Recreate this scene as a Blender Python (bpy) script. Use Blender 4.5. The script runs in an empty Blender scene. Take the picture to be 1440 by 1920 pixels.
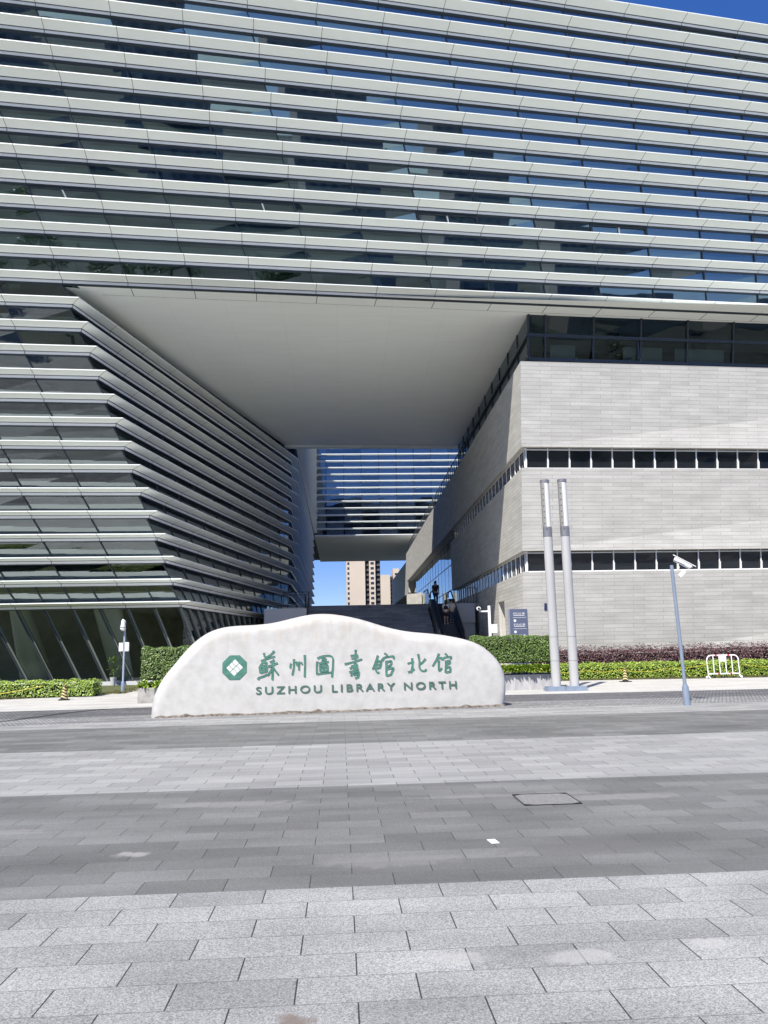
import bpy, bmesh, math, random
from mathutils import Vector, Matrix
random.seed(7)
sc = bpy.context.scene
COL = sc.collection

# ---------------------------------------------------------------- camera, sky, sun, exposure
F, CAMH = 1450.0, 1.64                      # focal length in photo pixels (1920 high), eye height
PITCH, ROLL, YAW = math.radians(9.97), math.atan(0.0215), math.radians(3.36)
fwd = Vector((math.sin(YAW)*math.cos(PITCH), math.cos(YAW)*math.cos(PITCH), math.sin(PITCH)))
rt0 = Vector((math.cos(YAW), -math.sin(YAW), 0)); up0 = rt0.cross(fwd)
rt = rt0*math.cos(ROLL) - up0*math.sin(ROLL)
up = up0*math.cos(ROLL) + rt0*math.sin(ROLL)
cam = bpy.data.cameras.new('camera'); camo = bpy.data.objects.new('camera', cam); COL.objects.link(camo)
cam.sensor_fit = 'VERTICAL'; cam.sensor_height = 24.0; cam.lens = 24.0*F/1920.0
cam.clip_start = 0.1; cam.clip_end = 6000
M = Matrix.Identity(4)
for i in range(3):
    M[i][0] = rt[i]; M[i][1] = up[i]; M[i][2] = -fwd[i]
M[0][3], M[1][3], M[2][3] = 0, 0, CAMH
camo.matrix_world = M
sc.camera = camo

SUNV = Vector((-0.38, -0.727, 1.0)).normalized()        # towards the sun
elev = math.asin(SUNV.z); azim = math.atan2(SUNV.x, SUNV.y)
w = bpy.data.worlds.new('World'); sc.world = w; w.use_nodes = True
nt = w.node_tree; bg = nt.nodes['Background']
sky = nt.nodes.new('ShaderNodeTexSky'); sky.sky_type = 'NISHITA'; sky.sun_disc = False
sky.sun_elevation = elev; sky.sun_rotation = azim
sky.altitude = 0; sky.air_density = 0.5; sky.dust_density = 0.0; sky.ozone_density = 2.0
gm = nt.nodes.new('ShaderNodeGamma'); gm.inputs['Gamma'].default_value = 0.5          # clear, even autumn blue from zenith to horizon
hs = nt.nodes.new('ShaderNodeHueSaturation'); hs.inputs['Saturation'].default_value = 1.9; hs.inputs['Hue'].default_value = 0.523; hs.inputs['Value'].default_value = 1.6
nt.links.new(sky.outputs[0], gm.inputs[0]); nt.links.new(gm.outputs[0], hs.inputs['Color']); nt.links.new(hs.outputs[0], bg.inputs[0]); bg.inputs[1].default_value = 0.12
sun = bpy.data.lights.new('sun', 'SUN'); sun.energy = 3.7; sun.angle = math.radians(0.5); sun.color = (1, 0.945, 0.85)
suno = bpy.data.objects.new('sun', sun); COL.objects.link(suno)
suno.rotation_euler = SUNV.to_track_quat('Z', 'Y').to_euler(); suno.location = (-20, -40, 60)
sc.view_settings.view_transform = 'Standard'; sc.view_settings.look = 'None'
sc.view_settings.exposure = 1.0; sc.view_settings.gamma = 1.0
sc.cycles.max_bounces = 8; sc.cycles.transparent_max_bounces = 12; sc.cycles.caustics_reflective = False

# ---------------------------------------------------------------- helpers
def tag(o, label=None, cat=None, group=None, kind=None):
    if label: o['label'] = label
    if cat: o['category'] = cat
    if group: o['group'] = group
    if kind: o['kind'] = kind
    return o
def empty(name, loc=(0, 0, 0), rz=0.0):
    o = bpy.data.objects.new(name, None); COL.objects.link(o); o.location = loc; o.rotation_euler = (0, 0, rz)
    o.empty_display_size = 0.3
    return o
class MB:
    """collects faces with UVs in metres and builds one mesh object"""
    def __init__(s): s.v = []; s.f = []; s.uv = []; s.m = []
    def face(s, pts, mat=0, uv=None):
        i = len(s.v); s.v += [tuple(p) for p in pts]; s.f.append(list(range(i, i+len(pts)))); s.m.append(mat)
        if uv is None:
            P = [Vector(p) for p in pts]; e = (P[1]-P[0]); e = e.normalized() if e.length > 1e-9 else Vector((1, 0, 0))
            n = e.cross(P[-1]-P[0]); g = n.cross(e); g = g.normalized() if g.length > 1e-9 else Vector((0, 0, 1))
            uv = [((p-P[0]).dot(e), (p-P[0]).dot(g)) for p in P]
        s.uv += uv
    def hexa(s, b, t, mat=0, caps=True):
        """prism between bottom polygon b and top polygon t (same length)"""
        n = len(b)
        for i in range(n):
            j = (i+1) % n; s.face([b[i], b[j], t[j], t[i]], mat)
        if caps: s.face(list(reversed(b)), mat); s.face(list(t), mat)
    def box(s, x0, y0, z0, x1, y1, z1, mat=0):
        s.hexa([(x0, y0, z0), (x1, y0, z0), (x1, y1, z0), (x0, y1, z0)], [(x0, y0, z1), (x1, y0, z1), (x1, y1, z1), (x0, y1, z1)], mat)
    def bar(s, p, q, w, h=None, mat=0, upv=(0, 0, 1)):
        """rectangular bar from p to q, w across, h along upv"""
        h = w if h is None else h
        p, q = Vector(p), Vector(q); d = (q-p).normalized(); u = Vector(upv)
        r = d.cross(u)
        if r.length < 1e-4: r = d.cross(Vector((1, 0, 0)))
        r.normalize(); u = r.cross(d)
        o = [r*(-w/2)+u*(-h/2), r*(w/2)+u*(-h/2), r*(w/2)+u*(h/2), r*(-w/2)+u*(h/2)]
        s.hexa([p+k for k in o], [q+k for k in o], mat)
    def tube(s, pts, rad, n=12, mat=0, caps=True):
        pts = [Vector(p) for p in pts]; rad = rad if isinstance(rad, (list, tuple)) else [rad]*len(pts)
        rings = []
        for i, p in enumerate(pts):
            d = (pts[min(i+1, len(pts)-1)]-pts[max(i-1, 0)])
            d = d.normalized() if d.length > 1e-9 else Vector((0, 0, 1))
            a = d.cross(Vector((0, 0, 1)))
            if a.length < 1e-3: a = Vector((1, 0, 0))
            a.normalize(); b = a.cross(d)
            rings.append([p+(a*math.cos(2*math.pi*k/n)+b*math.sin(2*math.pi*k/n))*rad[i] for k in range(n)])
        base = len(s.v)
        for r in rings: s.v += [tuple(q) for q in r]
        for i in range(len(rings)-1):
            for k in range(n):
                k2 = (k+1) % n
                s.f.append([base+i*n+k, base+i*n+k2, base+(i+1)*n+k2, base+(i+1)*n+k]); s.m.append(mat)
                s.uv += [(k/n, i), ((k+1)/n, i), ((k+1)/n, i+1), (k/n, i+1)]
        if caps:
            s.face(list(reversed(rings[0])), mat); s.face(rings[-1], mat)
    def build(s, name, mats, parent=None, smooth=False, merge=False, world=True):
        me = bpy.data.meshes.new(name); me.from_pydata(s.v, [], s.f)
        uvl = me.uv_layers.new(name='UVMap'); flat = [c for p in s.uv for c in p]
        uvl.data.foreach_set('uv', flat)
        mats = mats if isinstance(mats, (list, tuple)) else [mats]
        for m in mats: me.materials.append(m)
        me.polygons.foreach_set('material_index', s.m)
        if merge or smooth:
            bm = bmesh.new(); bm.from_mesh(me); bmesh.ops.remove_doubles(bm, verts=bm.verts, dist=1e-4)
            bm.to_mesh(me); bm.free()
        if smooth:
            me.polygons.foreach_set('use_smooth', [True]*len(me.polygons))
            try: me.set_sharp_from_angle(angle=math.radians(35))
            except Exception: pass
        me.update()
        o = bpy.data.objects.new(name, me); COL.objects.link(o)
        if parent is not None:
            o.parent = parent
            if world and parent.type == 'EMPTY':
                o.matrix_parent_inverse = (Matrix.Translation(parent.location) @ parent.rotation_euler.to_matrix().to_4x4()).inverted()
        return o
def lerp(a, b, t): return a+(b-a)*t
def V(*a): return Vector(a)

# ---------------------------------------------------------------- materials
def mat(name, col, rough=0.6, metal=0.0, spec=0.5):
    m = bpy.data.materials.new(name); m.use_nodes = True; b = m.node_tree.nodes['Principled BSDF']
    b.inputs['Base Color'].default_value = (*col, 1); b.inputs['Roughness'].default_value = rough
    b.inputs['Metallic'].default_value = metal; b.inputs['Specular IOR Level'].default_value = spec
    return m
def nodes(m): return m.node_tree.nodes, m.node_tree.links, m.node_tree.nodes['Principled BSDF']
def noisy(name, c0, c1, scale=3.0, rough=0.7, detail=6, bump=0.0, bscale=None, metal=0.0, stretch=(1, 1, 1), lo=0.35, hi=0.65, coord='Object'):
    m = mat(name, c0, rough, metal); N, L, b = nodes(m)
    tc = N.new('ShaderNodeTexCoord'); mp = N.new('ShaderNodeMapping'); mp.inputs['Scale'].default_value = stretch
    L.new(tc.outputs[coord], mp.inputs[0])
    nz = N.new('ShaderNodeTexNoise'); nz.inputs['Scale'].default_value = scale; nz.inputs['Detail'].default_value = detail
    L.new(mp.outputs[0], nz.inputs['Vector'])
    cr = N.new('ShaderNodeValToRGB'); cr.color_ramp.elements[0].position = lo; cr.color_ramp.elements[1].position = hi
    cr.color_ramp.elements[0].color = (*c0, 1); cr.color_ramp.elements[1].color = (*c1, 1)
    L.new(nz.outputs[0], cr.inputs[0]); L.new(cr.outputs[0], b.inputs['Base Color'])
    if bump:
        n2 = N.new('ShaderNodeTexNoise'); n2.inputs['Scale'].default_value = bscale or scale*6; n2.inputs['Detail'].default_value = 8
        L.new(mp.outputs[0], n2.inputs['Vector'])
        bp = N.new('ShaderNodeBump'); bp.inputs['Strength'].default_value = bump; bp.inputs['Distance'].default_value = 0.02
        L.new(n2.outputs[0], bp.inputs['Height']); L.new(bp.outputs[0], b.inputs['Normal'])
    return m
def brick(name, ca, cb, cm, bw, rh, mortar=0.004, coord='Object', offset=0.5, rough=0.7, speck=0.0, blotch=0.25, off=(0, 0, 0), bump=0.3, rough_spots=False, squash=1.0, speckscale=90, stretch=(0.35, 1.6, 1), jointdark=None):
    """coursed stone: random tone per stone, joints, fine speckle and large soft blotches"""
    m = mat(name, ca, rough); N, L, b = nodes(m)
    tc = N.new('ShaderNodeTexCoord'); mp = N.new('ShaderNodeMapping'); mp.inputs['Location'].default_value = off
    L.new(tc.outputs[coord], mp.inputs[0])
    br = N.new('ShaderNodeTexBrick'); br.offset = offset; br.offset_frequency = 2; br.squash = squash
    br.inputs['Color1'].default_value = (*ca, 1); br.inputs['Color2'].default_value = (*cb, 1); br.inputs['Mortar'].default_value = (*cm, 1)
    br.inputs['Scale'].default_value = 1.0; br.inputs['Mortar Size'].default_value = mortar; br.inputs['Mortar Smooth'].default_value = 0.1
    br.inputs['Brick Width'].default_value = bw; br.inputs['Row Height'].default_value = rh
    L.new(mp.outputs[0], br.inputs['Vector'])
    last = br.outputs['Color']
    if jointdark is not None:                        # cross joints stand open and dark, bed joints stay tight and faint
        sx = N.new('ShaderNodeSeparateXYZ'); L.new(mp.outputs[0], sx.inputs[0])
        def mth(op, a, v):
            q = N.new('ShaderNodeMath'); q.operation = op; L.new(a, q.inputs[0])
            if isinstance(v, (int, float)): q.inputs[1].default_value = v
            elif v is not None: L.new(v, q.inputs[1])
            return q.outputs[0]
        dd = mth('PINGPONG', sx.outputs[1], rh/2)
        keep = mth('GREATER_THAN', dd, mortar*1.3); fac = mth('MULTIPLY', br.outputs['Fac'], keep)
        mj = N.new('ShaderNodeMix'); mj.data_type = 'RGBA'; L.new(fac, mj.inputs[0]); L.new(last, mj.inputs[6]); mj.inputs[7].default_value = (*jointdark, 1); last = mj.outputs[2]
    def mul(last, fac_out, lo, hi, amount):
        cr = N.new('ShaderNodeMapRange'); cr.inputs['From Min'].default_value = lo; cr.inputs['From Max'].default_value = hi
        cr.inputs['To Min'].default_value = 1-amount; cr.inputs['To Max'].default_value = 1+amount
        L.new(fac_out, cr.inputs['Value'])
        mx = N.new('ShaderNodeMix'); mx.data_type = 'RGBA'; mx.blend_type = 'MULTIPLY'; mx.inputs[0].default_value = 1
        L.new(last, mx.inputs[6]); L.new(cr.outputs[0], mx.inputs[7]); return mx.outputs[2]
    if blotch:
        m2 = N.new('ShaderNodeMapping'); m2.inputs['Scale'].default_value = stretch; L.new(mp.outputs[0], m2.inputs[0])
        nz = N.new('ShaderNodeTexNoise'); nz.inputs['Scale'].default_value = 1.3; nz.inputs['Detail'].default_value = 5; L.new(m2.outputs[0], nz.inputs['Vector'])
        last = mul(last, nz.outputs[0], 0.3, 0.7, blotch)
    if speck:
        n3 = N.new('ShaderNodeTexNoise'); n3.inputs['Scale'].default_value = speckscale; n3.inputs['Detail'].default_value = 3; n3.inputs['Roughness'].default_value = 0.8
        L.new(mp.outputs[0], n3.inputs['Vector']); last = mul(last, n3.outputs[0], 0.3, 0.7, speck)
    L.new(last, b.inputs['Base Color'])
    bp = N.new('ShaderNodeBump'); bp.inputs['Strength'].default_value = bump; bp.inputs['Distance'].default_value = 0.004; bp.invert = True
    L.new(br.outputs['Fac'], bp.inputs['Height']); L.new(bp.outputs[0], b.inputs['Normal'])
    return m
def glassmat(name, refl=0.16, tint=(0.20, 0.27, 0.27), gcol=(0.8, 0.9, 1.0), ripple=0.009):
    m = bpy.data.materials.new(name); m.use_nodes = True; N = m.node_tree.nodes; L = m.node_tree.links
    N.remove(N['Principled BSDF']); out = N['Material Output']
    gl = N.new('ShaderNodeBsdfGlossy'); gl.inputs['Color'].default_value = (*gcol, 1); gl.inputs['Roughness'].default_value = 0.01
    tr = N.new('ShaderNodeBsdfTransparent'); tr.inputs['Color'].default_value = (*tint, 1)
    lw = N.new('ShaderNodeFresnel'); lw.inputs['IOR'].default_value = 1.6
    ma = N.new('ShaderNodeMath'); ma.operation = 'ADD'; ma.use_clamp = True; ma.inputs[1].default_value = refl
    mx = N.new('ShaderNodeMixShader'); L.new(lw.outputs[0], ma.inputs[0]); L.new(ma.outputs[0], mx.inputs[0])
    L.new(tr.outputs[0], mx.inputs[1]); L.new(gl.outputs[0], mx.inputs[2]); L.new(mx.outputs[0], out.inputs[0])
    if ripple:
        tc = N.new('ShaderNodeTexCoord'); nz = N.new('ShaderNodeTexNoise'); nz.inputs['Scale'].default_value = 0.6; nz.inputs['Detail'].default_value = 1
        L.new(tc.outputs['Object'], nz.inputs['Vector'])
        bp = N.new('ShaderNodeBump'); bp.inputs['Strength'].default_value = ripple; bp.inputs['Distance'].default_value = 0.3
        L.new(nz.outputs[0], bp.inputs['Height']); L.new(bp.outputs[0], gl.inputs['Normal'])
    return m
def leafmat(name, c0, c1, scale=14):
    m = noisy(name, c0, c1, scale=scale, rough=0.45, detail=2)
    N, L, b = nodes(m)
    b.inputs['Transmission Weight'].default_value = 0.0
    b.inputs['Subsurface Weight'].default_value = 0.0
    return m

M_ = {}
M_['louver'] = noisy('white_aluminium', (0.86, 0.90, 0.875), (0.89, 0.93, 0.905), scale=0.35, rough=0.42, detail=3)
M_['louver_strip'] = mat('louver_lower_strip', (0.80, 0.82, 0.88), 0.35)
M_['seam'] = mat('dark_seam', (0.10, 0.10, 0.10), 0.8)
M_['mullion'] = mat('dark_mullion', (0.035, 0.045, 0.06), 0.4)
M_['glass'] = glassmat('facade_glass', refl=0.20, tint=(0.50, 0.60, 0.60), gcol=(0.66, 0.84, 1.0))
M_['glass_blue'] = glassmat('courtyard_glass', refl=0.14, gcol=(0.80, 0.92, 1.0), tint=(0.74, 0.82, 0.90))
M_['glass_dark'] = glassmat('clerestory_glass', refl=0.02, tint=(0.42, 0.50, 0.50), ripple=0.005)
M_['glass_mid'] = glassmat('wing_glass', refl=0.12, tint=(0.50, 0.56, 0.55), gcol=(0.80, 0.90, 0.95))
M_['glass_low'] = glassmat('ground_floor_glass', refl=0.0, tint=(0.82, 0.87, 0.83))
M_['soffit'] = brick('soffit_panel', (0.885, 0.92, 0.89), (0.90, 0.935, 0.905), (0.76, 0.78, 0.76), 3.0, 1.2, 0.007, blotch=0.02, offset=0.0, rough=0.55, bump=0.15)
M_['interior'] = mat('interior_ceiling', (0.50, 0.53, 0.49), 0.8)
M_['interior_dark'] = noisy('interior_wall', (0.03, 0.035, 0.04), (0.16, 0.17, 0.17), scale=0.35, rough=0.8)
M_['blind'] = noisy('roller_blind', (0.58, 0.66, 0.62), (0.72, 0.78, 0.75), scale=0.25, rough=0.8)
M_['column'] = mat('interior_column', (0.82, 0.85, 0.82), 0.6)
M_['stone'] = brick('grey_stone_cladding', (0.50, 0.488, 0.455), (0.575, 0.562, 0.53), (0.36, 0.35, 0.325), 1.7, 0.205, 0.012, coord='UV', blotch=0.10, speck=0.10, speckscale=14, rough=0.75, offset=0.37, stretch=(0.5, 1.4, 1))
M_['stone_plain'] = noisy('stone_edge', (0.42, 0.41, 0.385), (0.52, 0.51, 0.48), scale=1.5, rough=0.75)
M_['white_metal'] = mat('white_powder_coat', (0.80, 0.80, 0.80), 0.35)
M_['pole_grey'] = noisy('blue_grey_paint', (0.20, 0.25, 0.33), (0.24, 0.29, 0.37), scale=3, rough=0.4)
M_['col_grey'] = noisy('light_grey_paint', (0.42, 0.42, 0.42), (0.48, 0.48, 0.48), scale=2, rough=0.45, stretch=(1, 1, 0.2))
M_['steel'] = mat('brushed_steel', (0.35, 0.34, 0.33), 0.35, 0.6)
M_['black'] = mat('black_rubber', (0.012, 0.012, 0.014), 0.5)
M_['dark_metal'] = mat('dark_bronze_metal', (0.03, 0.035, 0.045), 0.4, 0.3)
M_['stair'] = brick('stair_granite', (0.17, 0.17, 0.18), (0.25, 0.25, 0.26), (0.05, 0.05, 0.055), 0.9, 0.15, 0.006, coord='UV', blotch=0.2, speck=0.1)
M_['panel_white'] = mat('pale_parapet_panel', (0.55, 0.56, 0.58), 0.5)
M_['concrete'] = noisy('planter_concrete', (0.26, 0.25, 0.24), (0.40, 0.39, 0.37), scale=5, rough=0.85, bump=0.4)
M_['concrete_pale'] = noisy('pale_planter', (0.33, 0.33, 0.345), (0.44, 0.44, 0.455), scale=3, rough=0.7, stretch=(2, 2, 0.6))  # paler surface of the right planter

# ================================================================ GROUND
def sheet(name, poly, z, m, kind='structure'):
    b = MB(); b.face([(x, y, z) for x, y in poly], 0, [(x, y) for x, y in poly])
    o = b.build(name, m); o['kind'] = kind; return o
gl_a, gl_b = (0.25, 0.251, 0.245), (0.325, 0.326, 0.318)
gd_a, gd_b = (0.128, 0.129, 0.124), (0.182, 0.183, 0.177)
JX = 0.063
M_['pave_near'] = brick('light_granite_paving', gl_a, gl_b, (0.17, 0.17, 0.17), 0.6, 0.3, 0.0042, off=(-JX, -5.78, 0), blotch=0.20, speck=0.75, speckscale=110, stretch=(0.5, 1.1, 1), jointdark=(.04, .04, .04))
M_['pave_dark'] = brick('dark_granite_paving', gd_a, gd_b, (0.105, 0.105, 0.11), 0.6, 0.3, 0.0035, off=(-JX, -5.78, 0), blotch=0.24, speck=0.34, speckscale=80, stretch=(0.35, 1.2, 1), jointdark=(.032, .032, .032))
M_['pave_mid'] = brick('light_granite_paving_band', gl_a, (0.335, 0.336, 0.325), (0.19, 0.19, 0.19), 0.6, 0.3, 0.004, off=(-JX, -5.78, 0), blotch=0.12, speck=0.2, speckscale=60, stretch=(0.3, 1.5, 1), jointdark=(.03, .03, .03))
M_['cobble_light'] = brick('light_cobble', (0.22, 0.22, 0.22), (0.34, 0.34, 0.34), (0.10, 0.10, 0.10), 0.11, 0.11, 0.012, blotch=0.3, speck=0.3, speckscale=9, bump=0.6)
M_['cobble_dark'] = brick('dark_cobble', (0.11, 0.11, 0.12), (0.19, 0.19, 0.20), (0.05, 0.05, 0.05), 0.11, 0.11, 0.012, blotch=0.3, speck=0.3, speckscale=9, bump=0.6)
M_['walk'] = brick('pale_pavement', (0.46, 0.45, 0.425), (0.53, 0.52, 0.49), (0.30, 0.29, 0.27), 1.2, 0.6, 0.008, blotch=0.12, speck=0.1, speckscale=30)
M_['grass'] = noisy('short_grass', (0.055, 0.075, 0.022), (0.13, 0.14, 0.055), scale=5, rough=0.9, bump=0.8, bscale=60)
M_['earth'] = noisy('far_ground', (0.05, 0.06, 0.04), (0.10, 0.105, 0.085), scale=0.15, rough=0.95)
def stains_and_glare(m, spots):
    """irregular blots with their own place and colour: dried spills and painted glare"""
    N, L, pb = nodes(m); tc = N.new('ShaderNodeTexCoord'); nz = N.new('ShaderNodeTexNoise'); nz.inputs['Scale'].default_value = 7; nz.inputs['Detail'].default_value = 4
    L.new(tc.outputs['Object'], nz.inputs['Vector'])
    for x, y, rx, ry, col, amt in spots:
        mp = N.new('ShaderNodeMapping'); mp.vector_type = 'POINT'; mp.inputs['Location'].default_value = (-x/rx, -y/ry, 0); mp.inputs['Scale'].default_value = (1/rx, 1/ry, 0); L.new(tc.outputs['Object'], mp.inputs[0])
        ln = N.new('ShaderNodeVectorMath'); ln.operation = 'LENGTH'; L.new(mp.outputs[0], ln.inputs[0])
        ad = N.new('ShaderNodeMath'); ad.operation = 'MULTIPLY_ADD'; L.new(nz.outputs[0], ad.inputs[0]); ad.inputs[1].default_value = 1.5; L.new(ln.outputs['Value'], ad.inputs[2])
        mr = N.new('ShaderNodeMapRange'); mr.inputs['From Min'].default_value = 1.7; mr.inputs['From Max'].default_value = 1.35; mr.inputs['To Min'].default_value = 0; mr.inputs['To Max'].default_value = amt; L.new(ad.outputs[0], mr.inputs['Value'])
        mx = N.new('ShaderNodeMix'); mx.data_type = 'RGBA'; old = pb.inputs['Base Color'].links[0].from_socket
        L.new(mr.outputs[0], mx.inputs[0]); L.new(old, mx.inputs[6]); mx.inputs[7].default_value = (*col, 1); L.new(mx.outputs[2], pb.inputs['Base Color'])
stains_and_glare(M_['pave_near'], [(-.235, 3.77, .11, .16, (.17, .135, .11), .85), (-1.02, 3.70, .045, .16, (.15, .12, .10), .85), (.03, 3.58, .12, .18, (.11, .10, .095), .9), (.17, 3.55, .10, .10, (.46, .45, .43), .6), (1.25, 4.4, .22, .12, (.44, .43, .41), .5), (.6, 4.45, .20, .10, (.42, .41, .39), .45), (-2.3, 4.9, .5, .12, (.42, .41, .40), .4), (2.0, 4.5, .14, .08, (.45, .44, .42), .5)])  # dark blots are spills, pale ones paint sun glare bounced off the facade
stains_and_glare(M_['pave_dark'], [(-1.75, 6.9, .16, .10, (.38, .37, .35), .6), (-3.2, 7.9, .5, .12, (.27, .265, .26), .5), (1.9, 6.6, .8, .25, (.13, .128, .125), .5), (-1.2, 8.9, .9, .18, (.26, .255, .25), .5), (3.0, 8.6, .7, .2, (.25, .245, .24), .5), (0.4, 6.4, .7, .2, (.24, .235, .23), .4), (1.9, 8.9, 1.3, .12, (.25, .245, .24), .5)])  # pale and dark blots across the dark band
sheet('ground', [(-2500, -2500), (2500, -2500), (2500, 2500), (-2500, 2500)], -0.02, M_['earth'])
sheet('pavement', [(-60, 20), (60, 20), (60, 60), (-60, 60)], 0.0, M_['walk'])
sheet('plaza_paving', [(-60, -15), (60, -15), (60, 5.78), (-60, 5.78)], 0.004, M_['pave_near'])
sheet('plaza_paving', [(-60, 5.78), (60, 5.78), (60, 9.83), (-60, 9.83)], 0.004, M_['pave_dark'])
sheet('plaza_paving', [(-60, 9.83), (60, 9.83), (60, 14.08), (-60, 14.08)], 0.004, M_['pave_mid'])
sheet('plaza_paving', [(-60, 14.08), (60, 14.08), (60, 18.78), (-4, 18.30), (-60, 17.2)], 0.004, M_['pave_dark'])
sheet('plaza_paving', [(-60, 17.2), (-4, 18.30), (60, 18.78), (60, 20.5), (3, 20.8), (-8, 19.35), (-60, 18.9)], 0.004, M_['pave_mid'])
sheet('cobble_strip', [(-60, 18.9), (-8, 19.35), (3, 20.8), (60, 20.5), (60, 22.6), (5, 23.1), (-6, 21.6), (-60, 20.8)], 0.004, M_['cobble_light'])
sheet('cobble_strip', [(-60, 20.8), (-6, 21.6), (5, 23.1), (60, 22.6), (60, 25.8), (14, 26.08), (5.7, 26.3), (-5.8, 24.65), (-10.2, 24.4), (-60, 23.9)], 0.004, M_['cobble_dark'])
sheet('lawn', [(-60, 29.6), (-13.05, 31.2), (-10.95, 31.95), (-9.75, 33.2), (-9.55, 35.0), (-8.6, 42.4), (-60, 42.4)], 0.006, M_['grass'])
sheet('lawn', [(8.7, 35.3), (10.8, 35.25), (18.9, 34.05), (60, 31), (60, 42.0), (10.2, 41.4), (8.9, 38)], 0.006, M_['grass'])
# slot drain
b = MB(); dp = [(-9.3, 18.7), (-8.62, 20.5), (-8.15, 21.8), (-7.7, 23.3), (-7.1, 24.2), (-6.4, 24.62), (-5.2, 24.75)]
for k, off in ((0, 0.0), (0, 0.16)):
    for i in range(len(dp)-1):
        p, q = V(*dp[i], 0), V(*dp[i+1], 0); d = (q-p).normalized(); nn = V(-d.y, d.x, 0)
        a0, a1 = p+nn*off-d*0.02, q+nn*off+d*0.02
        b.face([a0-nn*0.03+V(0, 0, .009), a1-nn*0.03+V(0, 0, .009), a1+nn*0.03+V(0, 0, .009), a0+nn*0.03+V(0, 0, .009)])
tag(b.build('drain_channel', M_['black']), 'thin black twin slot drain curving across the dark cobbles', 'drain')
# manhole
mh = empty('manhole_cover', (2.18, 8.6, 0.004))
b = MB()
for x0, y0, x1, y1 in ((-.30, -.305, .30, -.295), (-.30, .295, .30, .305), (-.305, -.295, -.295, .295), (.295, -.295, .305, .295)): b.box(x0, y0, 0.002, x1, y1, 0.008)
for sx in (-1, 1):
    for sy in (-1, 1): b.face([(sx*.295, sy*.295, .0075), (sx*.20, sy*.295, .0075), (sx*.295, sy*.23, .0075)][::sx*sy])
b.build('frame', M_['black'], mh, world=False)
b = MB(); b.face([(-.295, -.295, .004), (.295, -.295, .004), (.295, .295, .004), (-.295, .295, .004)]); b.build('lid', noisy('manhole_lid', (0.18, 0.178, 0.172), (0.24, 0.237, 0.23), scale=20, rough=0.8), mh, world=False)
tag(mh, 'square manhole cover with thin black rim set in dark paving', 'manhole cover')
b = MB(); b.box(-.035, -.07, 0, .035, .07, 0.003); o = b.build('paper_scrap', mat('white_paper', (0.85, 0.85, 0.85), 0.6)); o.location = (1.27, 6.88, 0.006); o.rotation_euler = (0, 0, 0.12)
tag(o, 'small white paper scrap lying on the dark paving', 'litter')

# ================================================================ LIBRARY
S, Z0 = 1.1409, 20.25
def line(k):
    """reference point and direction of louver edge k (facade leans out and twists)"""
    z = CAMH+(17.7545+0.9878*k-CAMH)*1.155
    y = (32-0.2482*0.9878*k)*1.155; x = -5*1.155
    th = 0.0855+0.0040*k
    return V(x, y, z), V(math.cos(th), math.sin(th), 0)
def kz(z): return ((z-CAMH)/1.155+CAMH-17.7545)/0.9878
def fp(k, t, o=0.0, dz=0.0):
    P, d = line(k); nrm = V(d.y, -d.x, 0)          # outwards, towards the plaza
    return P+d*t+nrm*o+V(0, 0, dz)
def tj(j, k): return -4.75-0.35*k+j*(3.165+0.0267*k)
def ttip(k): return -7.4-0.385*k
lib = empty('library_building', (0, 45, 0))
tag(lib, 'large white louvered library with stone wing and a tall open passage', 'library')
# louver cross-section: o outwards, z; last points run back to the glass
PROF = [(-0.86, 0.03), (-0.04, 0.0), (0.0, -0.01), (0.0, -0.055), (-0.58, -0.135), (-0.58, -0.145), (-0.62, -0.16), (-0.655, -0.285), (-0.88, -0.315)]
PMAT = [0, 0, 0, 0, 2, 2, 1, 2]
GO = -0.86                                          # glass plane behind the louver edge
def plan(k, o):
    """left wing corner polyline at louver level k, offset o from the edge (o<0 is inwards)"""
    P, d = line(k); n1 = V(d.y, -d.x, 0)
    B = P+d*ttip(k); z = B.z
    C, D = V(-3.74, 70.1, z), V(-4.05, 124.0, z)
    d2 = (C-B).normalized(); n2 = V(d2.y, -d2.x, 0); d3 = (D-C).normalized(); n3 = V(d3.y, -d3.x, 0)
    mB = (n1+n2)/(1+n1.dot(n2)); mC = (n2+n3)/(1+n2.dot(n3))
    return [P+d*-22+n1*o, B+mB*o, C+mC*o, D+n3*o]
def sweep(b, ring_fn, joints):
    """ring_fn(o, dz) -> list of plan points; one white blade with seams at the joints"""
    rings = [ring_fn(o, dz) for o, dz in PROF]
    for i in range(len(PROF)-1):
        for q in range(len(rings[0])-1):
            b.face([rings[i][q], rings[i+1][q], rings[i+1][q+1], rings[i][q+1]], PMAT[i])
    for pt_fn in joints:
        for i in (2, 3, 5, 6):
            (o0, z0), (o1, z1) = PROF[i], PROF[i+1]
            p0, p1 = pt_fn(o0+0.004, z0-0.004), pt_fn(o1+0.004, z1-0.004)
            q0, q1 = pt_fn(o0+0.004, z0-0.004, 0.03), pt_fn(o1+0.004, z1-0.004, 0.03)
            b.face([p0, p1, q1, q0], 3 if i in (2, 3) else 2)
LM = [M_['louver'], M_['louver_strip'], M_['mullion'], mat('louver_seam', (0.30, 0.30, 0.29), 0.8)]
for k in range(0, 15):                              # long blades across the upper block
    b = MB()
    ts = [-22, 48]
    js = [(lambda o, dz, e=0.0, k=k, j=j: fp(k, tj(j, k)+e, o, dz)) for j in range(-4, 15)]
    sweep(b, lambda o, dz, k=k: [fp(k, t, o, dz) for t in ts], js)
    b.build('louver', LM, lib)
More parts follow.
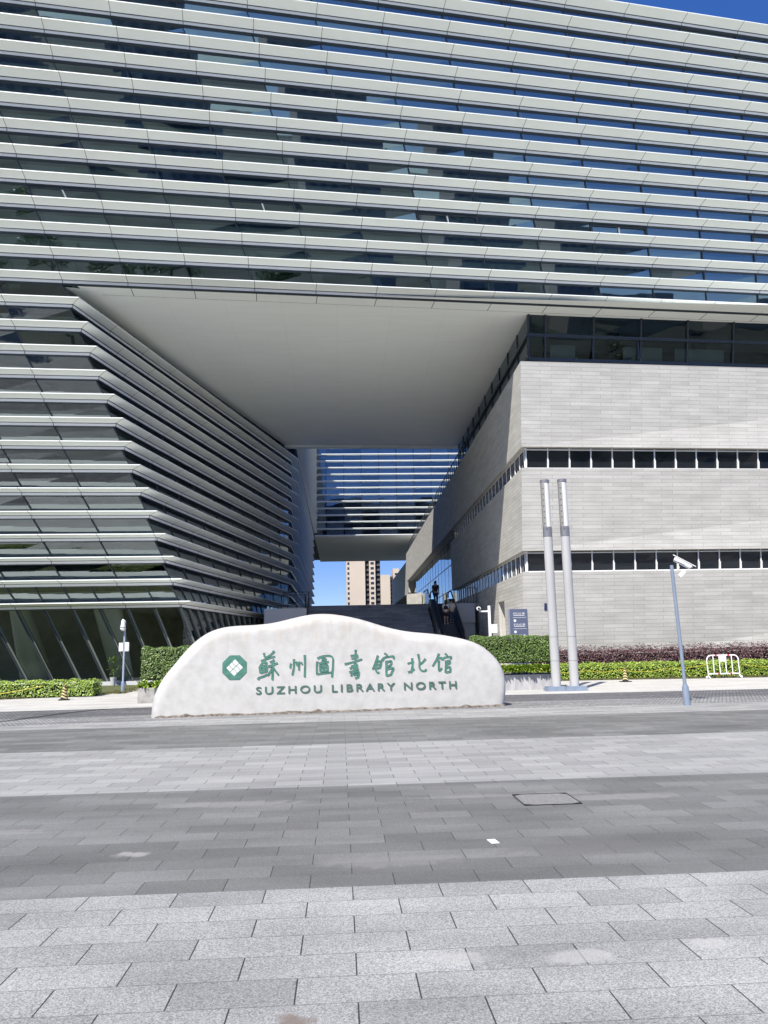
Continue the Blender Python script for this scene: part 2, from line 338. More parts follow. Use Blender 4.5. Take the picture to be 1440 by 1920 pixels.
for k in range(1, 15):                              # blades that turn the corner into the passage
    b = MB()
    def ring(o, dz, k=k): return [p+V(0, 0, dz) for p in plan(-k, o)]
    js = []
    for j in range(-6, 1):
        if tj(j, -k) < ttip(-k)-0.6: js.append(lambda o, dz, e=0.0, k=k, j=j: fp(-k, tj(j, -k)+e, o, dz))
    for i in range(1, 10): js.append(lambda o, dz, e=0.0, k=k, i=i: (lambda a, c: a.lerp(c, i/10)+(c-a).normalized()*e+V(0, 0, dz))(plan(-k, o)[1], plan(-k, o)[2]))
    js.append(lambda o, dz, e=0.0, k=k: plan(-k, o)[1]+(plan(-k, o)[1]-plan(-k, o)[0]).normalized()*(-0.02+e)+V(0, 0, dz))
    sweep(b, ring, js)
    b.build('louver', LM, lib)
rg = random.Random(3)
def pane(b, a0, a1, c1, c0, jit=0.018):
    """one glass pane, corners nudged so that every pane mirrors slightly differently"""
    n = (a1-a0).cross(c0-a0).normalized()
    q = [p+n*rg.uniform(-jit, jit) for p in (a0, a1, c1, c0)]
    b.face(q)
blinds = MB()
# --- upper block glazing: one band between each pair of louvers
for k in range(0, 15):
    g, mu = MB(), MB(); top = 0.97
    k2 = k+1 if k < 14 else k+0.7
    for j in range(-5, 15):
        a0, a1 = fp(k, tj(j, k), GO, 0.02), fp(k, tj(j+1, k), GO, 0.02)
        c0, c1 = fp(k2, tj(j, k2), GO, -0.315), fp(k2, tj(j+1, k2), GO, -0.315)
        pane(g, a0, a1, c1, c0)
        mu.bar(a0+V(0, -0.02, 0), c0+V(0, -0.02, 0), 0.06, 0.10, upv=(0, -1, 0))
        if k == 3 and j % 3 == 2:   # opening lights with a white middle post
            h0, h1 = a0.lerp(a1, .5), c0.lerp(c1, .5); mu.bar(h0+V(0, -0.05, 0), h1+V(0, -0.05, 0), 0.07, 0.06, 1, upv=(0, -1, 0))
            for p, q in ((a0, c0), (a1, c1)): mu.bar(p+V(0, -0.06, 0), q+V(0, -0.06, 0), 0.12, 0.04, upv=(0, -1, 0))
            mu.bar(c0+V(0, -0.06, -0.06), c1+V(0, -0.06, -0.06), 0.1, 0.04, upv=(0, -1, 0))
        if k > 0 and rg.random() < (0.75 if k < 8 else 0.35):      # pale bulkhead or blind behind the upper part of a pane
            d = V(0, 0.3, 0); e = rg.choice((0.42, 0.48, 0.48, 0.9)) if k != 2 else 0.95; e0, e1 = c0.lerp(a0, e), c1.lerp(a1, e)
            blinds.face([e0+d, e1+d, c1+d, c0+d])
    o = g.build('glass_band', M_['glass'], lib); mu.build('window_frame', [M_['mullion'], M_['white_metal']], o)
# --- left wing and passage glazing
for k in range(0, 14):
    g, mu = MB(), MB()
    ku, kl = -k, -(k+1)
    up_dz = -0.315 if k else -0.25
    PU, PL = plan(ku, GO), plan(kl, GO)
    if k == 0: PU[2], PU[3] = V(PU[2].x, PU[2].y, PU[2].z), V(PU[3].x, PU[3].y, PU[3].z)
    half = 2 if k == 13 else 1
    prev = None; cols = []
    for j in range(-6*half, 2):
        jj = j/half
        if tj(jj, kl) < ttip(kl)+GO-0.25: cols.append((fp(kl, tj(jj, kl), GO, 0.02), fp(ku, tj(jj, ku), GO, up_dz)))
    cols.append((PL[1]+V(0, 0, 0.02), PU[1]+V(0, 0, up_dz)))
    for i in range(1, 11*half): f = i/(10*half); cols.append((PL[1].lerp(PL[2], f)+V(0, 0, .02), PU[1].lerp(PU[2], f)+V(0, 0, up_dz))) if i <= 10*half else None
    for i in range(1, 19): f = i/18; cols.append((PL[2].lerp(PL[3], f)+V(0, 0, .02), PU[2].lerp(PU[3], f)+V(0, 0, up_dz)))
    for (a0, c0), (a1, c1) in zip(cols, cols[1:]):
        pane(g, a0, a1, c1, c0)
    for i, (a0, c0) in enumerate(cols): mu.bar(a0, c0, 0.06, 0.12, upv=(0.3, -1, 0))
    if True:                                        # pale spandrel strip low in every band
        for (a0, c0), (a1, c1) in zip(cols[:9*half], cols[1:9*half]):
            d = V(0, 0.16, 0)
            if k > 6 and a0.y < 45 and a1.y < 45: blinds.face([a0+d+V(0, 0, 0.06), a1+d+V(0, 0, .06), a1.lerp(c1, .30)+d, a0.lerp(c0, .30)+d])
    o = g.build('glass_band', M_['glass_mid'], lib); mu.build('window_frame', M_['mullion'], o)
# ground-floor glazing of the left wing
kg = kz(0.15)
g, mu = MB(), MB(); PU, PL = plan(-14, GO), plan(kg, GO); cols = []
for j in range(-13, 2):
    jj = j/2
    if tj(jj, kg) < ttip(kg)+GO-0.25: cols.append((fp(kg, tj(jj, kg), GO), fp(-14, tj(jj, -14), GO, -0.315)))
cols.append((PL[1], PU[1]+V(0, 0, -.315)))
for i in range(1, 21): f = i/20; cols.append((PL[1].lerp(PL[2], f), PU[1].lerp(PU[2], f)+V(0, 0, -.315)))
for (a0, c0), (a1, c1) in zip(cols, cols[1:]): pane(g, a0, a1, c1, c0, 0.006)
for a0, c0 in cols: mu.bar(a0, c0, 0.07, 0.22, upv=(0.1, -1, 0)); mu.bar(a0+V(.10, 0.05, 0), c0+V(.10, 0.05, 0), 0.10, 0.1, 1, upv=(0.1, -1, 0))
o = g.build('glass_band', M_['glass_low'], lib); mu.build('window_frame', [M_['mullion'], mat('inner_mullion', (0.16, 0.19, 0.17), 0.5)], o)
b = MB(); Q = plan(kg, -0.55); R = plan(kg, -1.1)
for q in range(2): b.hexa([V(Q[q].x, Q[q].y, 0), V(Q[q+1].x, Q[q+1].y, 0), V(R[q+1].x, R[q+1].y, 0), V(R[q].x, R[q].y, 0)], [V(Q[q].x, Q[q].y, .2), V(Q[q+1].x, Q[q+1].y, .2), V(R[q+1].x, R[q+1].y, .2), V(R[q].x, R[q].y, .2)])
b.build('plinth_kerb', M_['panel_white'], lib)
blinds.build('roller_blinds', M_['blind'], lib)
# --- floors, back walls, columns seen through the glass
b = MB()
def plate(k, zc, th, o, depth, upper):
    if upper: pts = [fp(k, -22, o), fp(k, 48, o), fp(k, 48, o-depth), fp(k, -22, o-depth)]
    else:
        P = plan(k, o); Q2 = plan(k, o-depth); pts = [P[0], P[1], P[2], P[3], Q2[3], Q2[2], Q2[1], Q2[0]]
        for i in range(3):
            f = [P[i], P[i+1], Q2[i+1], Q2[i]]
            b.hexa([V(p.x, p.y, zc-th) for p in f], [V(p.x, p.y, zc) for p in f])
        return
    b.hexa([V(p.x, p.y, zc-th) for p in pts], [V(p.x, p.y, zc) for p in pts])
for z in (24.9, 29.5, 34.1): plate(kz(z), z, 0.7, -1.1, 9, True)
for z in (4.9, 9.4, 14.0, 18.6): plate(kz(z), z, 0.6, -1.15, 7, False)
b.build('floor_slab', M_['interior'], lib)
b = MB()
for z0, z1 in ((20.2, 24.1), (24.9, 28.7), (29.5, 33.3), (34.1, 36.3)):
    k0, k1 = kz(z0), kz(z1); n = 14
    for i in range(n):
        t0, t1 = -22+70*i/n, -22+70*(i+1)/n
        b.face([fp(k0, t0, -9.5), fp(k0, t1, -9.5), fp(k1, t1, -9.5), fp(k1, t0, -9.5)])
for z0, z1 in ((0.0, 4.3), (4.9, 8.8), (9.4, 13.4), (14.0, 18.0), (18.6, 20.0)):
    P, Q = plan(kz(z0), -7.5), plan(kz(z1), -7.5)
    for i in range(3): b.face([P[i], P[i+1], Q[i+1], Q[i]])
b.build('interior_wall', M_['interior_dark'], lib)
for t, r0, r1 in ((-16, .55, .55), (-10.8, .85, .5), (-6.2, .55, .75)):
    b = MB(); p, q = fp(kg, t, -2.6), fp(-14, t-.6, -2.2); b.tube([p, q], [r0, r1], 14); b.build('column', M_['column'], lib, smooth=True)
b = MB()
for j in range(-4, 14):
    for k0, k1 in ((0, 4), (4.2, 8), (8.4, 12), (12.2, 14.4)): b.bar(fp(k0, tj(j, k0)+.5, -2.2), fp(k1, tj(j, k1)+.5, -2.2), .5, .5, upv=(0, -1, 0))
b.build('inner_posts', M_['interior'], lib)
# --- upper block: soffit, roof, back face
SZ = 19.98
kS = kz(SZ)
fl, fr = fp(kS, -22, -0.60), fp(kS, 48, -0.60)
b = MB()
lip0 = [fp(kS, tj(-0.85, kS)-0.0, -0.62), fp(kS, 48, -0.62), fp(kS, 48, -1.75), fp(kS, tj(-0.85, kS)+.35, -1.75)]
b.face([V(p.x, p.y, SZ-.004) for p in reversed(lip0)], 0)
PS = plan(kS, GO-.15)
b.face([V(-4.9, 68.6, SZ), V(11.4, 68.9, SZ), V(52, 71, SZ), V(52, 40.3, SZ), V(fp(kS, ttip(kS)+.3, -1.2).x, fp(kS, ttip(kS)+.3, -1.2).y, SZ), V(PS[1].x, PS[1].y, SZ)], 0)
for j in range(0, 14):
    p, q = fp(kS, tj(j, kS), -0.62), fp(kS, tj(j, kS)+0.0, -1.75); d = V(.03, 0, 0)
    b.face([V(p.x, p.y, SZ-.008), V(q.x, q.y, SZ-.008), V(q.x+.035, q.y, SZ-.008), V(p.x+.035, p.y, SZ-.008)], 1)
p, q = fp(kS, tj(-.5, kS), -1.75), fp(kS, 48, -1.75)
b.face([V(p.x, p.y, SZ-.006), V(q.x, q.y, SZ-.006), V(q.x, q.y+.03, SZ-.006), V(p.x, p.y+.03, SZ-.006)], 2)
b.hexa([V(-4.9, 68.6, SZ-.16), V(52, 70.2, SZ-.16), V(52, 71, SZ-.16), V(-4.9, 69.2, SZ-.16)], [V(-4.9, 68.6, SZ+.2), V(52, 70.2, SZ+.2), V(52, 71, SZ+.2), V(-4.9, 69.2, SZ+.2)])
b.build('soffit', [M_['soffit'], M_['seam'], M_['concrete']], lib)
b = MB()
T = [fp(14.6, -22, -.8), fp(14.6, 48, -.8)]; zt = 36.9
b.hexa([V(T[0].x, T[0].y, 36.4), V(T[1].x, T[1].y, 36.4), V(52, 69, 36.4), V(-28, 67.6, 36.4)], [V(T[0].x, T[0].y, zt), V(T[1].x, T[1].y, zt), V(52, 69, zt), V(-28, 67.6, zt)])
b.build('roof', M_['concrete'], lib)
b = MB()
b.face([V(52, 69, SZ+.1), V(-4.3, 68.0, SZ+.1), V(-4.3, 68.0, 36.4), V(52, 69, 36.4)])
b.hexa([V(-45, 68, 20.3), V(-4.1, 68, 20.3), V(-4.1, 164, 20.3), V(-45, 164, 20.3)], [V(-45, 68, 37), V(-4.1, 68, 37), V(-4.1, 164, 37), V(-45, 164, 37)])
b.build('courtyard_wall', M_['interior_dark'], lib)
for k in range(0, 15):
    b = MB(); z = line(k)[0].z
    sweep(b, lambda o, dz, z=z: [V(-3.35+o*.8, 68.8, z+dz), V(-3.55+o*.8, 124.0, z+dz)], [])
    b.build('louver', LM, lib)

# --- rear bridge block across the courtyard
YB = 126.4
g, mu = MB(), MB()
for i in range(15):
    z0, z1 = 20.1+1.145*i, 20.1+1.145*(i+1)
    bl = MB(); z = z0+0.05
    bl.hexa([V(-4.1, YB-.26, z-.13), V(24, YB-.26, z-.13), V(24, YB+.02, z-.30), V(-4.1, YB+.02, z-.30)], [V(-4.1, YB-.26, z-.03), V(24, YB-.26, z-.03), V(24, YB+.02, z), V(-4.1, YB+.02, z)])
    bl.build('louver', M_['louver'], lib)
    for j in range(10):
        x0, x1 = -5.1+2.95*j, -5.1+2.95*(j+1); x0 = max(x0, -4.1)
        pane(g, V(x0, YB, z0), V(x1, YB, z0), V(x1, YB, z1), V(x0, YB, z1), .006)
for j in range(10): x = -5.1+2.95*j; mu.bar(V(x, YB-.05, 20), V(x, YB-.05, 37.2), .06, .1, upv=(0, -1, 0)) if x > -4.1 else None
o = g.build('glass_band', M_['glass_blue'], lib); mu.build('window_frame', M_['mullion'], o)
b = MB(); rb = random.Random(9)
for i in range(15):
    for j in range(10):
        if rb.random() < (.85 if 1 < j < 6 and i > 3 else .4):
            x0, x1 = max(-5.0+2.95*j, -4.0), -5.2+2.95*(j+1); z0, z1 = 20.2+1.145*i, 20.0+1.145*(i+1)
            b.face([(x0, YB+.35, z0), (x1, YB+.35, z0), (x1, YB+.35, z1), (x0, YB+.35, z1)])
b.build('roller_blinds', mat('pale_blind', (.62, .68, .70), .8), lib)
b = MB()
b.box(-4.1, YB, SZ-.15, 24, 163, SZ+.1)
b.build('rear_soffit', M_['soffit'], lib)
b = MB(); b.box(-4.1, YB+5, 20.2, 24, YB+5.3, 37.4); b.build('interior_wall', M_['interior_dark'], lib)
b = MB()
for z in (24.6, 29.2, 33.7): b.box(-4.1, YB+.4, z-.5, 24, YB+5, z)
b.box(-4.1, YB-.1, 37.3, 24, 163, 37.8)
b.build('floor_slab', M_['interior'], lib)

# --- stone wing: three leaning tiers with ribbon windows between
def XT(y): return 9.8+0.0115*(y-39)
tiers = [(16.64, 12.15, 125.0), (11.02, 6.64, 70.0), (5.50, 0.0, 68.0)]
def fl_(z, x):                                       # front surface point at height z, world x
    k = kz(z); P, d = line(k); t = (x-P.x)/d.x; return P+d*t
NY0, NY1, NZ = 46.45, 48.35, 4.3                     # doorway niche in the passage face
for ti, (zt, zb, yend) in enumerate(tiers):
    b = MB()
    def q(z, x): p = fl_(z, x); return V(p.x, p.y, z)
    A0, A1, B0, B1 = q(zb, XT(fl_(zb, 9.8).y)), q(zt, XT(fl_(zt, 9.8).y)), q(zb, 48), q(zt, 48)
    L_ = B0.x-A0.x
    b.face([A0, B0, B1, A1], 0, [(0, zb), (L_, zb), (L_, zt), (0, zt)])
    def side(y0, y1, z0, z1, x_off=0.0, flip=False, y0t=None):
        y0t = y0 if y0t is None else y0t
        b.face([V(XT(y1)+x_off, y1, z0), V(XT(y0)+x_off, y0, z0), V(XT(y0t)+x_off, y0t, z1), V(XT(y1)+x_off, y1, z1)], 0, [(-y1, z0), (-y0, z0), (-y0t, z1), (-y1, z1)])
    if ti < 2: side(A0.y, yend, zb, zt, y0t=A1.y)
    else:
        ym = lerp(A0.y, A1.y, NZ/zt)
        side(A0.y, NY0, zb, NZ, y0t=ym); side(NY1, yend, zb, NZ); side(ym, yend, NZ, zt, y0t=A1.y)
        side(NY0, NY1, zb, NZ, x_off=0.75)
        x0, x1 = XT(NY0), XT(NY1)
        b.face([V(x1, NY1, 0), V(x1, NY1, NZ), V(x1+.75, NY1, NZ), V(x1+.75, NY1, 0)]); b.face([V(x0, NY0, 0), V(x0+.75, NY0, 0), V(x0+.75, NY0, NZ), V(x0, NY0, NZ)])
        b.face([V(x0, NY0, NZ), V(x0+.75, NY0, NZ), V(x1+.75, NY1, NZ), V(x1, NY1, NZ)])
    # underside and top return
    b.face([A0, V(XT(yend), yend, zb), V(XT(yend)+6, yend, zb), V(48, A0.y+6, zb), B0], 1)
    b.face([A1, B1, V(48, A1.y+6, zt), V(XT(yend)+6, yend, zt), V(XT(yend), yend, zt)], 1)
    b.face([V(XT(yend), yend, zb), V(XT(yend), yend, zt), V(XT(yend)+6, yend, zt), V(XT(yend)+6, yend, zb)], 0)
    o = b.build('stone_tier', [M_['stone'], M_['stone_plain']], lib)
    o['label'] = ('topmost pale stone tier of the wing', 'middle pale stone tier between two ribbon windows', 'lowest pale stone tier behind the hedges')[ti]
M_['ribbon'] = mat('ribbon_glass', (0.012, 0.016, 0.022), 0.03, 0, 0.55)
for zb, zt, yend in ((11.02, 12.15, 69.5), (5.50, 6.64, 69.0)):
    g, fr_ = MB(), MB(); rec = 0.32
    yl = fl_(zb, 9.8).y; cx = XT(yl)+rec
    def fq(z, x): p = fl_(z, x); return V(x, p.y+rec+.05, z)
    x = cx; i = 0
    while x < 46:
        x1 = x+1.215
        pane(g, fq(zb, x), fq(zb, x1), fq(zt, x1), fq(zt, x), .004)
        fr_.bar(fq(zb, x)+V(0, -.06, 0), fq(zt, x)+V(0, -.06, 0), .055, .06, upv=(0, -1, 0))
        fr_.bar(fq(zb, x)+V(0, -.11, 0), fq(zb+.5, x)+V(0, -.11, 0), .085, .08, upv=(0, -1, 0))
        x = x1
    fr_.bar(fq(zb+.04, cx)+V(0, -.07, 0), fq(zb+.04, x)+V(0, -.07, 0), .08, .08)
    fr_.bar(fq(zt-.09, cx)+V(0, -.07, 0), fq(zt-.09, x)+V(0, -.07, 0), .06, .06)
    y = yl+rec; d1 = 1.215
    while y < yend:
        y1 = y+d1
        pane(g, V(XT(y1)+rec, y1, zb), V(XT(y)+rec, y, zb), V(XT(y)+rec, y, zt), V(XT(y1)+rec, y1, zt), .004)
        fr_.bar(V(XT(y)+rec-.06, y, zb), V(XT(y)+rec-.06, y, zt), .055, .06, upv=(1, 0, 0)); y = y1
    fr_.bar(V(XT(yl)+rec-.07, yl, zb+.04), V(XT(yend)+rec-.07, yend, zb+.04), .08, .08); fr_.bar(V(XT(yl)+rec-.07, yl, zt-.05), V(XT(yend)+rec-.07, yend, zt-.05), .06, .06)
    o = g.build('ribbon_window', M_['ribbon'], lib); fr_.build('window_frame', M_['white_metal'], o)
# clerestory glazing between the top tier and the big soffit
g, mu = MB(), MB(); c0 = V(10.75, 40.62, 0)
kc = kz(18.3); P, d = line(kc); zs = (16.64, 17.55, 18.85, 19.98)
n = 12; x = 10.75
def cq(x, z): return V(x, 40.50+(x-10.75)*d.y/d.x+(19.98-z)*.26, z)
xs = [10.75, 11.75]+[11.75+2.85*i for i in range(1, 13)]
for r in range(3):
    for x0, x1 in zip(xs, xs[1:]): pane(g, cq(x0, zs[r]), cq(x1, zs[r]), cq(x1, zs[r+1]), cq(x0, zs[r+1]), .008)
    ys = [40.62+2.8*i for i in range(11)]
    for y0, y1 in zip(ys, ys[1:]): pane(g, V(10.75+.0115*(y1-40.6), y1, zs[r]), V(10.75+.0115*(y0-40.6), y0, zs[r]), V(10.75+.0115*(y0-40.6), y0, zs[r+1]), V(10.75+.0115*(y1-40.6), y1, zs[r+1]), .004)
for x in xs: mu.bar(cq(x, zs[0])+V(0, -.06, 0), cq(x, zs[3])+V(0, -.06, 0), .09, .12, upv=(0, -1, 0))
for z in zs[1:3]:
    mu.bar(cq(10.7, z)+V(0, -.08, 0), cq(46, z)+V(0, -.08, 0), .12, .18); mu.bar(V(10.69, 40.6, z), V(11.0, 68.6, z), .12, .18)
for y in ys: mu.bar(V(10.72+.0115*(y-40.6), y, zs[0]), V(10.72+.0115*(y-40.6), y, zs[3]), .05, .05, upv=(1, 0, 0))
mu.bar(cq(14.55, 18.2)+V(0, -.1, -.55), cq(14.55, 18.2)+V(0, -.1, .6), .07, .1, upv=(0, -1, 0)); mu.bar(cq(17.3, 18.2)+V(0, -.1, -.55), cq(17.3, 18.2)+V(0, -.1, .6), .09, .1, upv=(0, -1, 0))
o = g.build('clerestory_window', M_['glass_dark'], lib); mu.build('window_frame', M_['mullion'], o)
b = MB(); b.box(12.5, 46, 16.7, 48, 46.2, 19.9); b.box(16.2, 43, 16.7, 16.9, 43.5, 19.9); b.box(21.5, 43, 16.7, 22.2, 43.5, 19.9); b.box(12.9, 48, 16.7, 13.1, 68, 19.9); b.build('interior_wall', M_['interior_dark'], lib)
b = MB()
for x0, x1 in ((12.2, 13.7), (16.6, 19.0), (19.8, 22.9)): b.face([cq(x0, 17.5)+V(0, .5, 0), cq(x1, 17.5)+V(0, .5, 0), cq(x1, 18.6)+V(0, .5, 0), cq(x0, 18.6)+V(0, .5, 0)])
b.build('roller_blinds', M_['blind'], lib)
# tall courtyard glazing past the middle tier
g, mu = MB(), MB()
ys = [70+3.0*i for i in range(19)]; zz = (4.7, 7.2, 9.7, 12.15)
for y0, y1 in zip(ys, ys[1:]):
    for z0, z1 in zip(zz, zz[1:]): pane(g, V(XT(y1)+.9, y1, z0), V(XT(y0)+.9, y0, z0), V(XT(y0)+.9, y0, z1), V(XT(y1)+.9, y1, z1), .006)
for y in ys: mu.bar(V(XT(y)+.895, y, 4.7), V(XT(y)+.895, y, 12.15), .07, .02, upv=(1, 0, 0))
for z in zz: mu.bar(V(XT(70)+.89, 70, z), V(XT(124)+.89, 124, z), .02, .1)
o = g.build('glass_band', M_['glass_blue'], lib); mu.build('window_frame', M_['dark_metal'], o)
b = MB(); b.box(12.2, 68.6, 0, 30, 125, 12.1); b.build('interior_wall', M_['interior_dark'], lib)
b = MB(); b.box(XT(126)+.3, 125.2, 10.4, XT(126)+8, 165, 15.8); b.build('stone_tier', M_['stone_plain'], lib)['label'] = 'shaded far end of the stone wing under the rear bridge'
# roof terrace railing on the top tier
b = MB(); y = 58.5
while y < 120: b.bar(V(XT(y)+.12, y, 16.64), V(XT(y)+.12, y, 17.85), .05, .07, upv=(1, 0, 0)); y += 1.35
b.bar(V(XT(58.5)+.12, 58.5, 17.87), V(XT(120)+.12, 120, 17.87), .06, .05); b.bar(V(XT(58.5)+.12, 58.5, 16.9), V(XT(120)+.12, 120, 16.9), .03, .03)
b.build('terrace_railing', M_['dark_metal'], lib)

# ================================================================ STAIRS AND ESCALATOR
st = empty('grand_staircase', (2, 47, 0))
tag(st, 'wide dark granite staircase climbing through the passage behind the boulder', 'staircase')
b = MB(); NS = 32; ZT = 4.72; YT = 56.0; TR = 0.29
for i in range(NS):
    z0, z1 = ZT*i/NS, ZT*(i+1)/NS; y = YT-(NS-1-i)*TR; xl, xr = -2.35, 6.25
    b.face([(xl, y, z0), (xr, y, z0), (xr, y, z1), (xl, y, z1)], 0, [(xl, z0), (xr, z0), (xr, z1), (xl, z1)])
    b.face([(xl, y, z1), (xr, y, z1), (xr, y+TR, z1), (xl, y+TR, z1)], 0)
b.build('steps', M_['stair'], st)
b = MB(); b.box(-2.35, YT+.25, ZT-.3, 6.25, 125, ZT-.006); b.box(6.25, YT+.25, ZT-.3, 12.1, 125, ZT-.008); b.box(-4.2, YT+.25, ZT-.3, -2.35, 125, ZT-.01)
b.build('upper_deck', M_['walk'], st)
b = MB(); b.box(-5.3, 54.6, 0, -2.36, YT+.2, 4.5)
b.build('side_parapet', M_['panel_white'], st)
b = MB(); b.box(8.25, YT-.2, 3.3, 9.70, YT+.2, 4.70); b.box(8.25, YT, 0, 9.70, YT+.2, 3.29)
b.build('landing_edge', M_['panel_white'], st)
b = MB(); b.box(8.0, 93, ZT, 10.2, 93.5, 8.0); b.box(9.3, 92.7, ZT, 9.75, 93, 8.1); b.build('deck_wall', M_['stone_plain'], st)
def railing(name, pts, parent, h=1.05, step=0.5, m='dark_metal', zrail=True):
    b = MB(); pts = [V(*p) for p in pts]
    for p, q in zip(pts, pts[1:]):
        L = (q-p).length; n = max(1, int(L/step))
        for i in range(n+1): a = p.lerp(q, i/n); b.bar(a, a+V(0, 0, h), .035, .05, upv=(0, 1, 0))
        b.bar(p+V(0, 0, h), q+V(0, 0, h), .06, .05); b.bar(p+V(0, 0, .12), q+V(0, 0, .12), .03, .03)
    return b.build(name, M_[m], parent)
railing('handrail', [(6.32, 47.0, 0.1), (6.32, YT, ZT), (6.32, YT+2.5, ZT)], st, step=.75)
railing('handrail', [(-4.9, 54.7, 4.5), (-2.45, 54.7, 4.5), (-2.45, 56.2, 4.5)], st, h=.95, step=.6)
railing('handrail', [(-2.25, 47.0, 0.1), (-2.25, YT, ZT), (-2.25, YT+2, ZT)], st, step=1.2)
railing('handrail', [(-4.1, 56.3, 4.7), (-2.3, 56.3, 4.7)], st, step=.6)
railing('handrail', [(8.3, YT, ZT), (9.9, YT, ZT)], st, step=.22, h=1.1)
es = empty('escalator', (7.4, 48, 0))
tag(es, 'dark escalator rising beside the staircase with people riding up', 'escalator')
y0e, y1e = 47.6, 56.2; z0e, z1e = 0.0, 4.72
for x in (6.72, 8.05):
    b = MB(); w_ = .16
    prof = [(y0e-1.2, 0), (y0e, 0), (y1e, z1e), (y1e+1.4, z1e)]
    for (ya, za), (yb, zb) in zip(prof, prof[1:]):
        b.hexa([V(x-w_, ya, za-.5 if za > .5 else 0), V(x+w_, ya, za-.5 if za > .5 else 0), V(x+w_, yb, zb-.5), V(x-w_, yb, zb-.5)], [V(x-w_, ya, za+.35), V(x+w_, ya, za+.35), V(x+w_, yb, zb+.35), V(x-w_, yb, zb+.35)])
    bal = b.build('balustrade', M_['dark_metal'], es)
    b = MB()
    for (ya, za), (yb, zb) in zip(prof, prof[1:]): b.face([(x, ya, za+.35), (x, yb, zb+.35), (x, yb, zb+.88), (x, ya, za+.88)])
    b.build('glass_panel', M_['glass'], bal)
    b = MB(); hp = [(y0e-1.45, .45), (y0e-1.5, .68), (y0e-1.35, .86), (y0e-1.1, .92), (y0e, .92), (y1e, z1e+.92), (y1e+1.2, z1e+.92), (y1e+1.48, z1e+.8), (y1e+1.5, z1e+.5)]
    b.tube([V(x, ya, za) for ya, za in hp], .055, 8); b.build('handrail', M_['black'], bal, smooth=True)
b = MB(); NE = 24
for i in range(NE):
    ya, yb = lerp(y0e, y1e, i/NE), lerp(y0e, y1e, (i+1)/NE); za, zb = z1e*i/NE, z1e*(i+1)/NE
    b.face([(6.88, ya, za), (7.89, ya, za), (7.89, ya, zb), (6.88, ya, zb)]); b.face([(6.88, ya, zb), (7.89, ya, zb), (7.89, yb, zb), (6.88, yb, zb)])
b.box(6.86, y0e-1.4, 0.0, 7.91, y0e, .03); b.box(6.86, y1e, z1e-.2, 7.91, y1e+1.6, z1e+.02)
b.build('moving_steps', M_['dark_metal'], es)
# ================================================================ PEOPLE
def skin(name, joints, edges, m, parent, sub=2):
    """continuous skinned body: joints = [(xyz, radius)], edges between them, root first"""
    me = bpy.data.meshes.new(name); me.from_pydata([j[0] for j in joints], edges, []); me.materials.append(m)
    o = bpy.data.objects.new(name, me); COL.objects.link(o); o.parent = parent
    md = o.modifiers.new('skin', 'SKIN'); me.skin_vertices.new() if not me.skin_vertices else None
    for i, j in enumerate(joints):
        r = j[1]; r = tuple(q*1.16 for q in r) if isinstance(r, tuple) else r*1.16; me.skin_vertices[0].data[i].radius = r if isinstance(r, tuple) else (r, r)
    me.skin_vertices[0].data[0].use_root = True
    s_ = o.modifiers.new('sub', 'SUBSURF'); s_.levels = sub; s_.render_levels = sub
    dg = bpy.context.evaluated_depsgraph_get(); ev = o.evaluated_get(dg)
    nm = bpy.data.meshes.new_from_object(ev); o.modifiers.clear(); o.data = nm
    nm.polygons.foreach_set('use_smooth', [True]*len(nm.polygons)); nm.name = name
    if not nm.materials: nm.materials.append(m)
    return o
SKIN = mat('skin', (0.42, 0.26, 0.18), 0.55); HAIR = mat('black_hair', (0.012, 0.010, 0.009), 0.45)
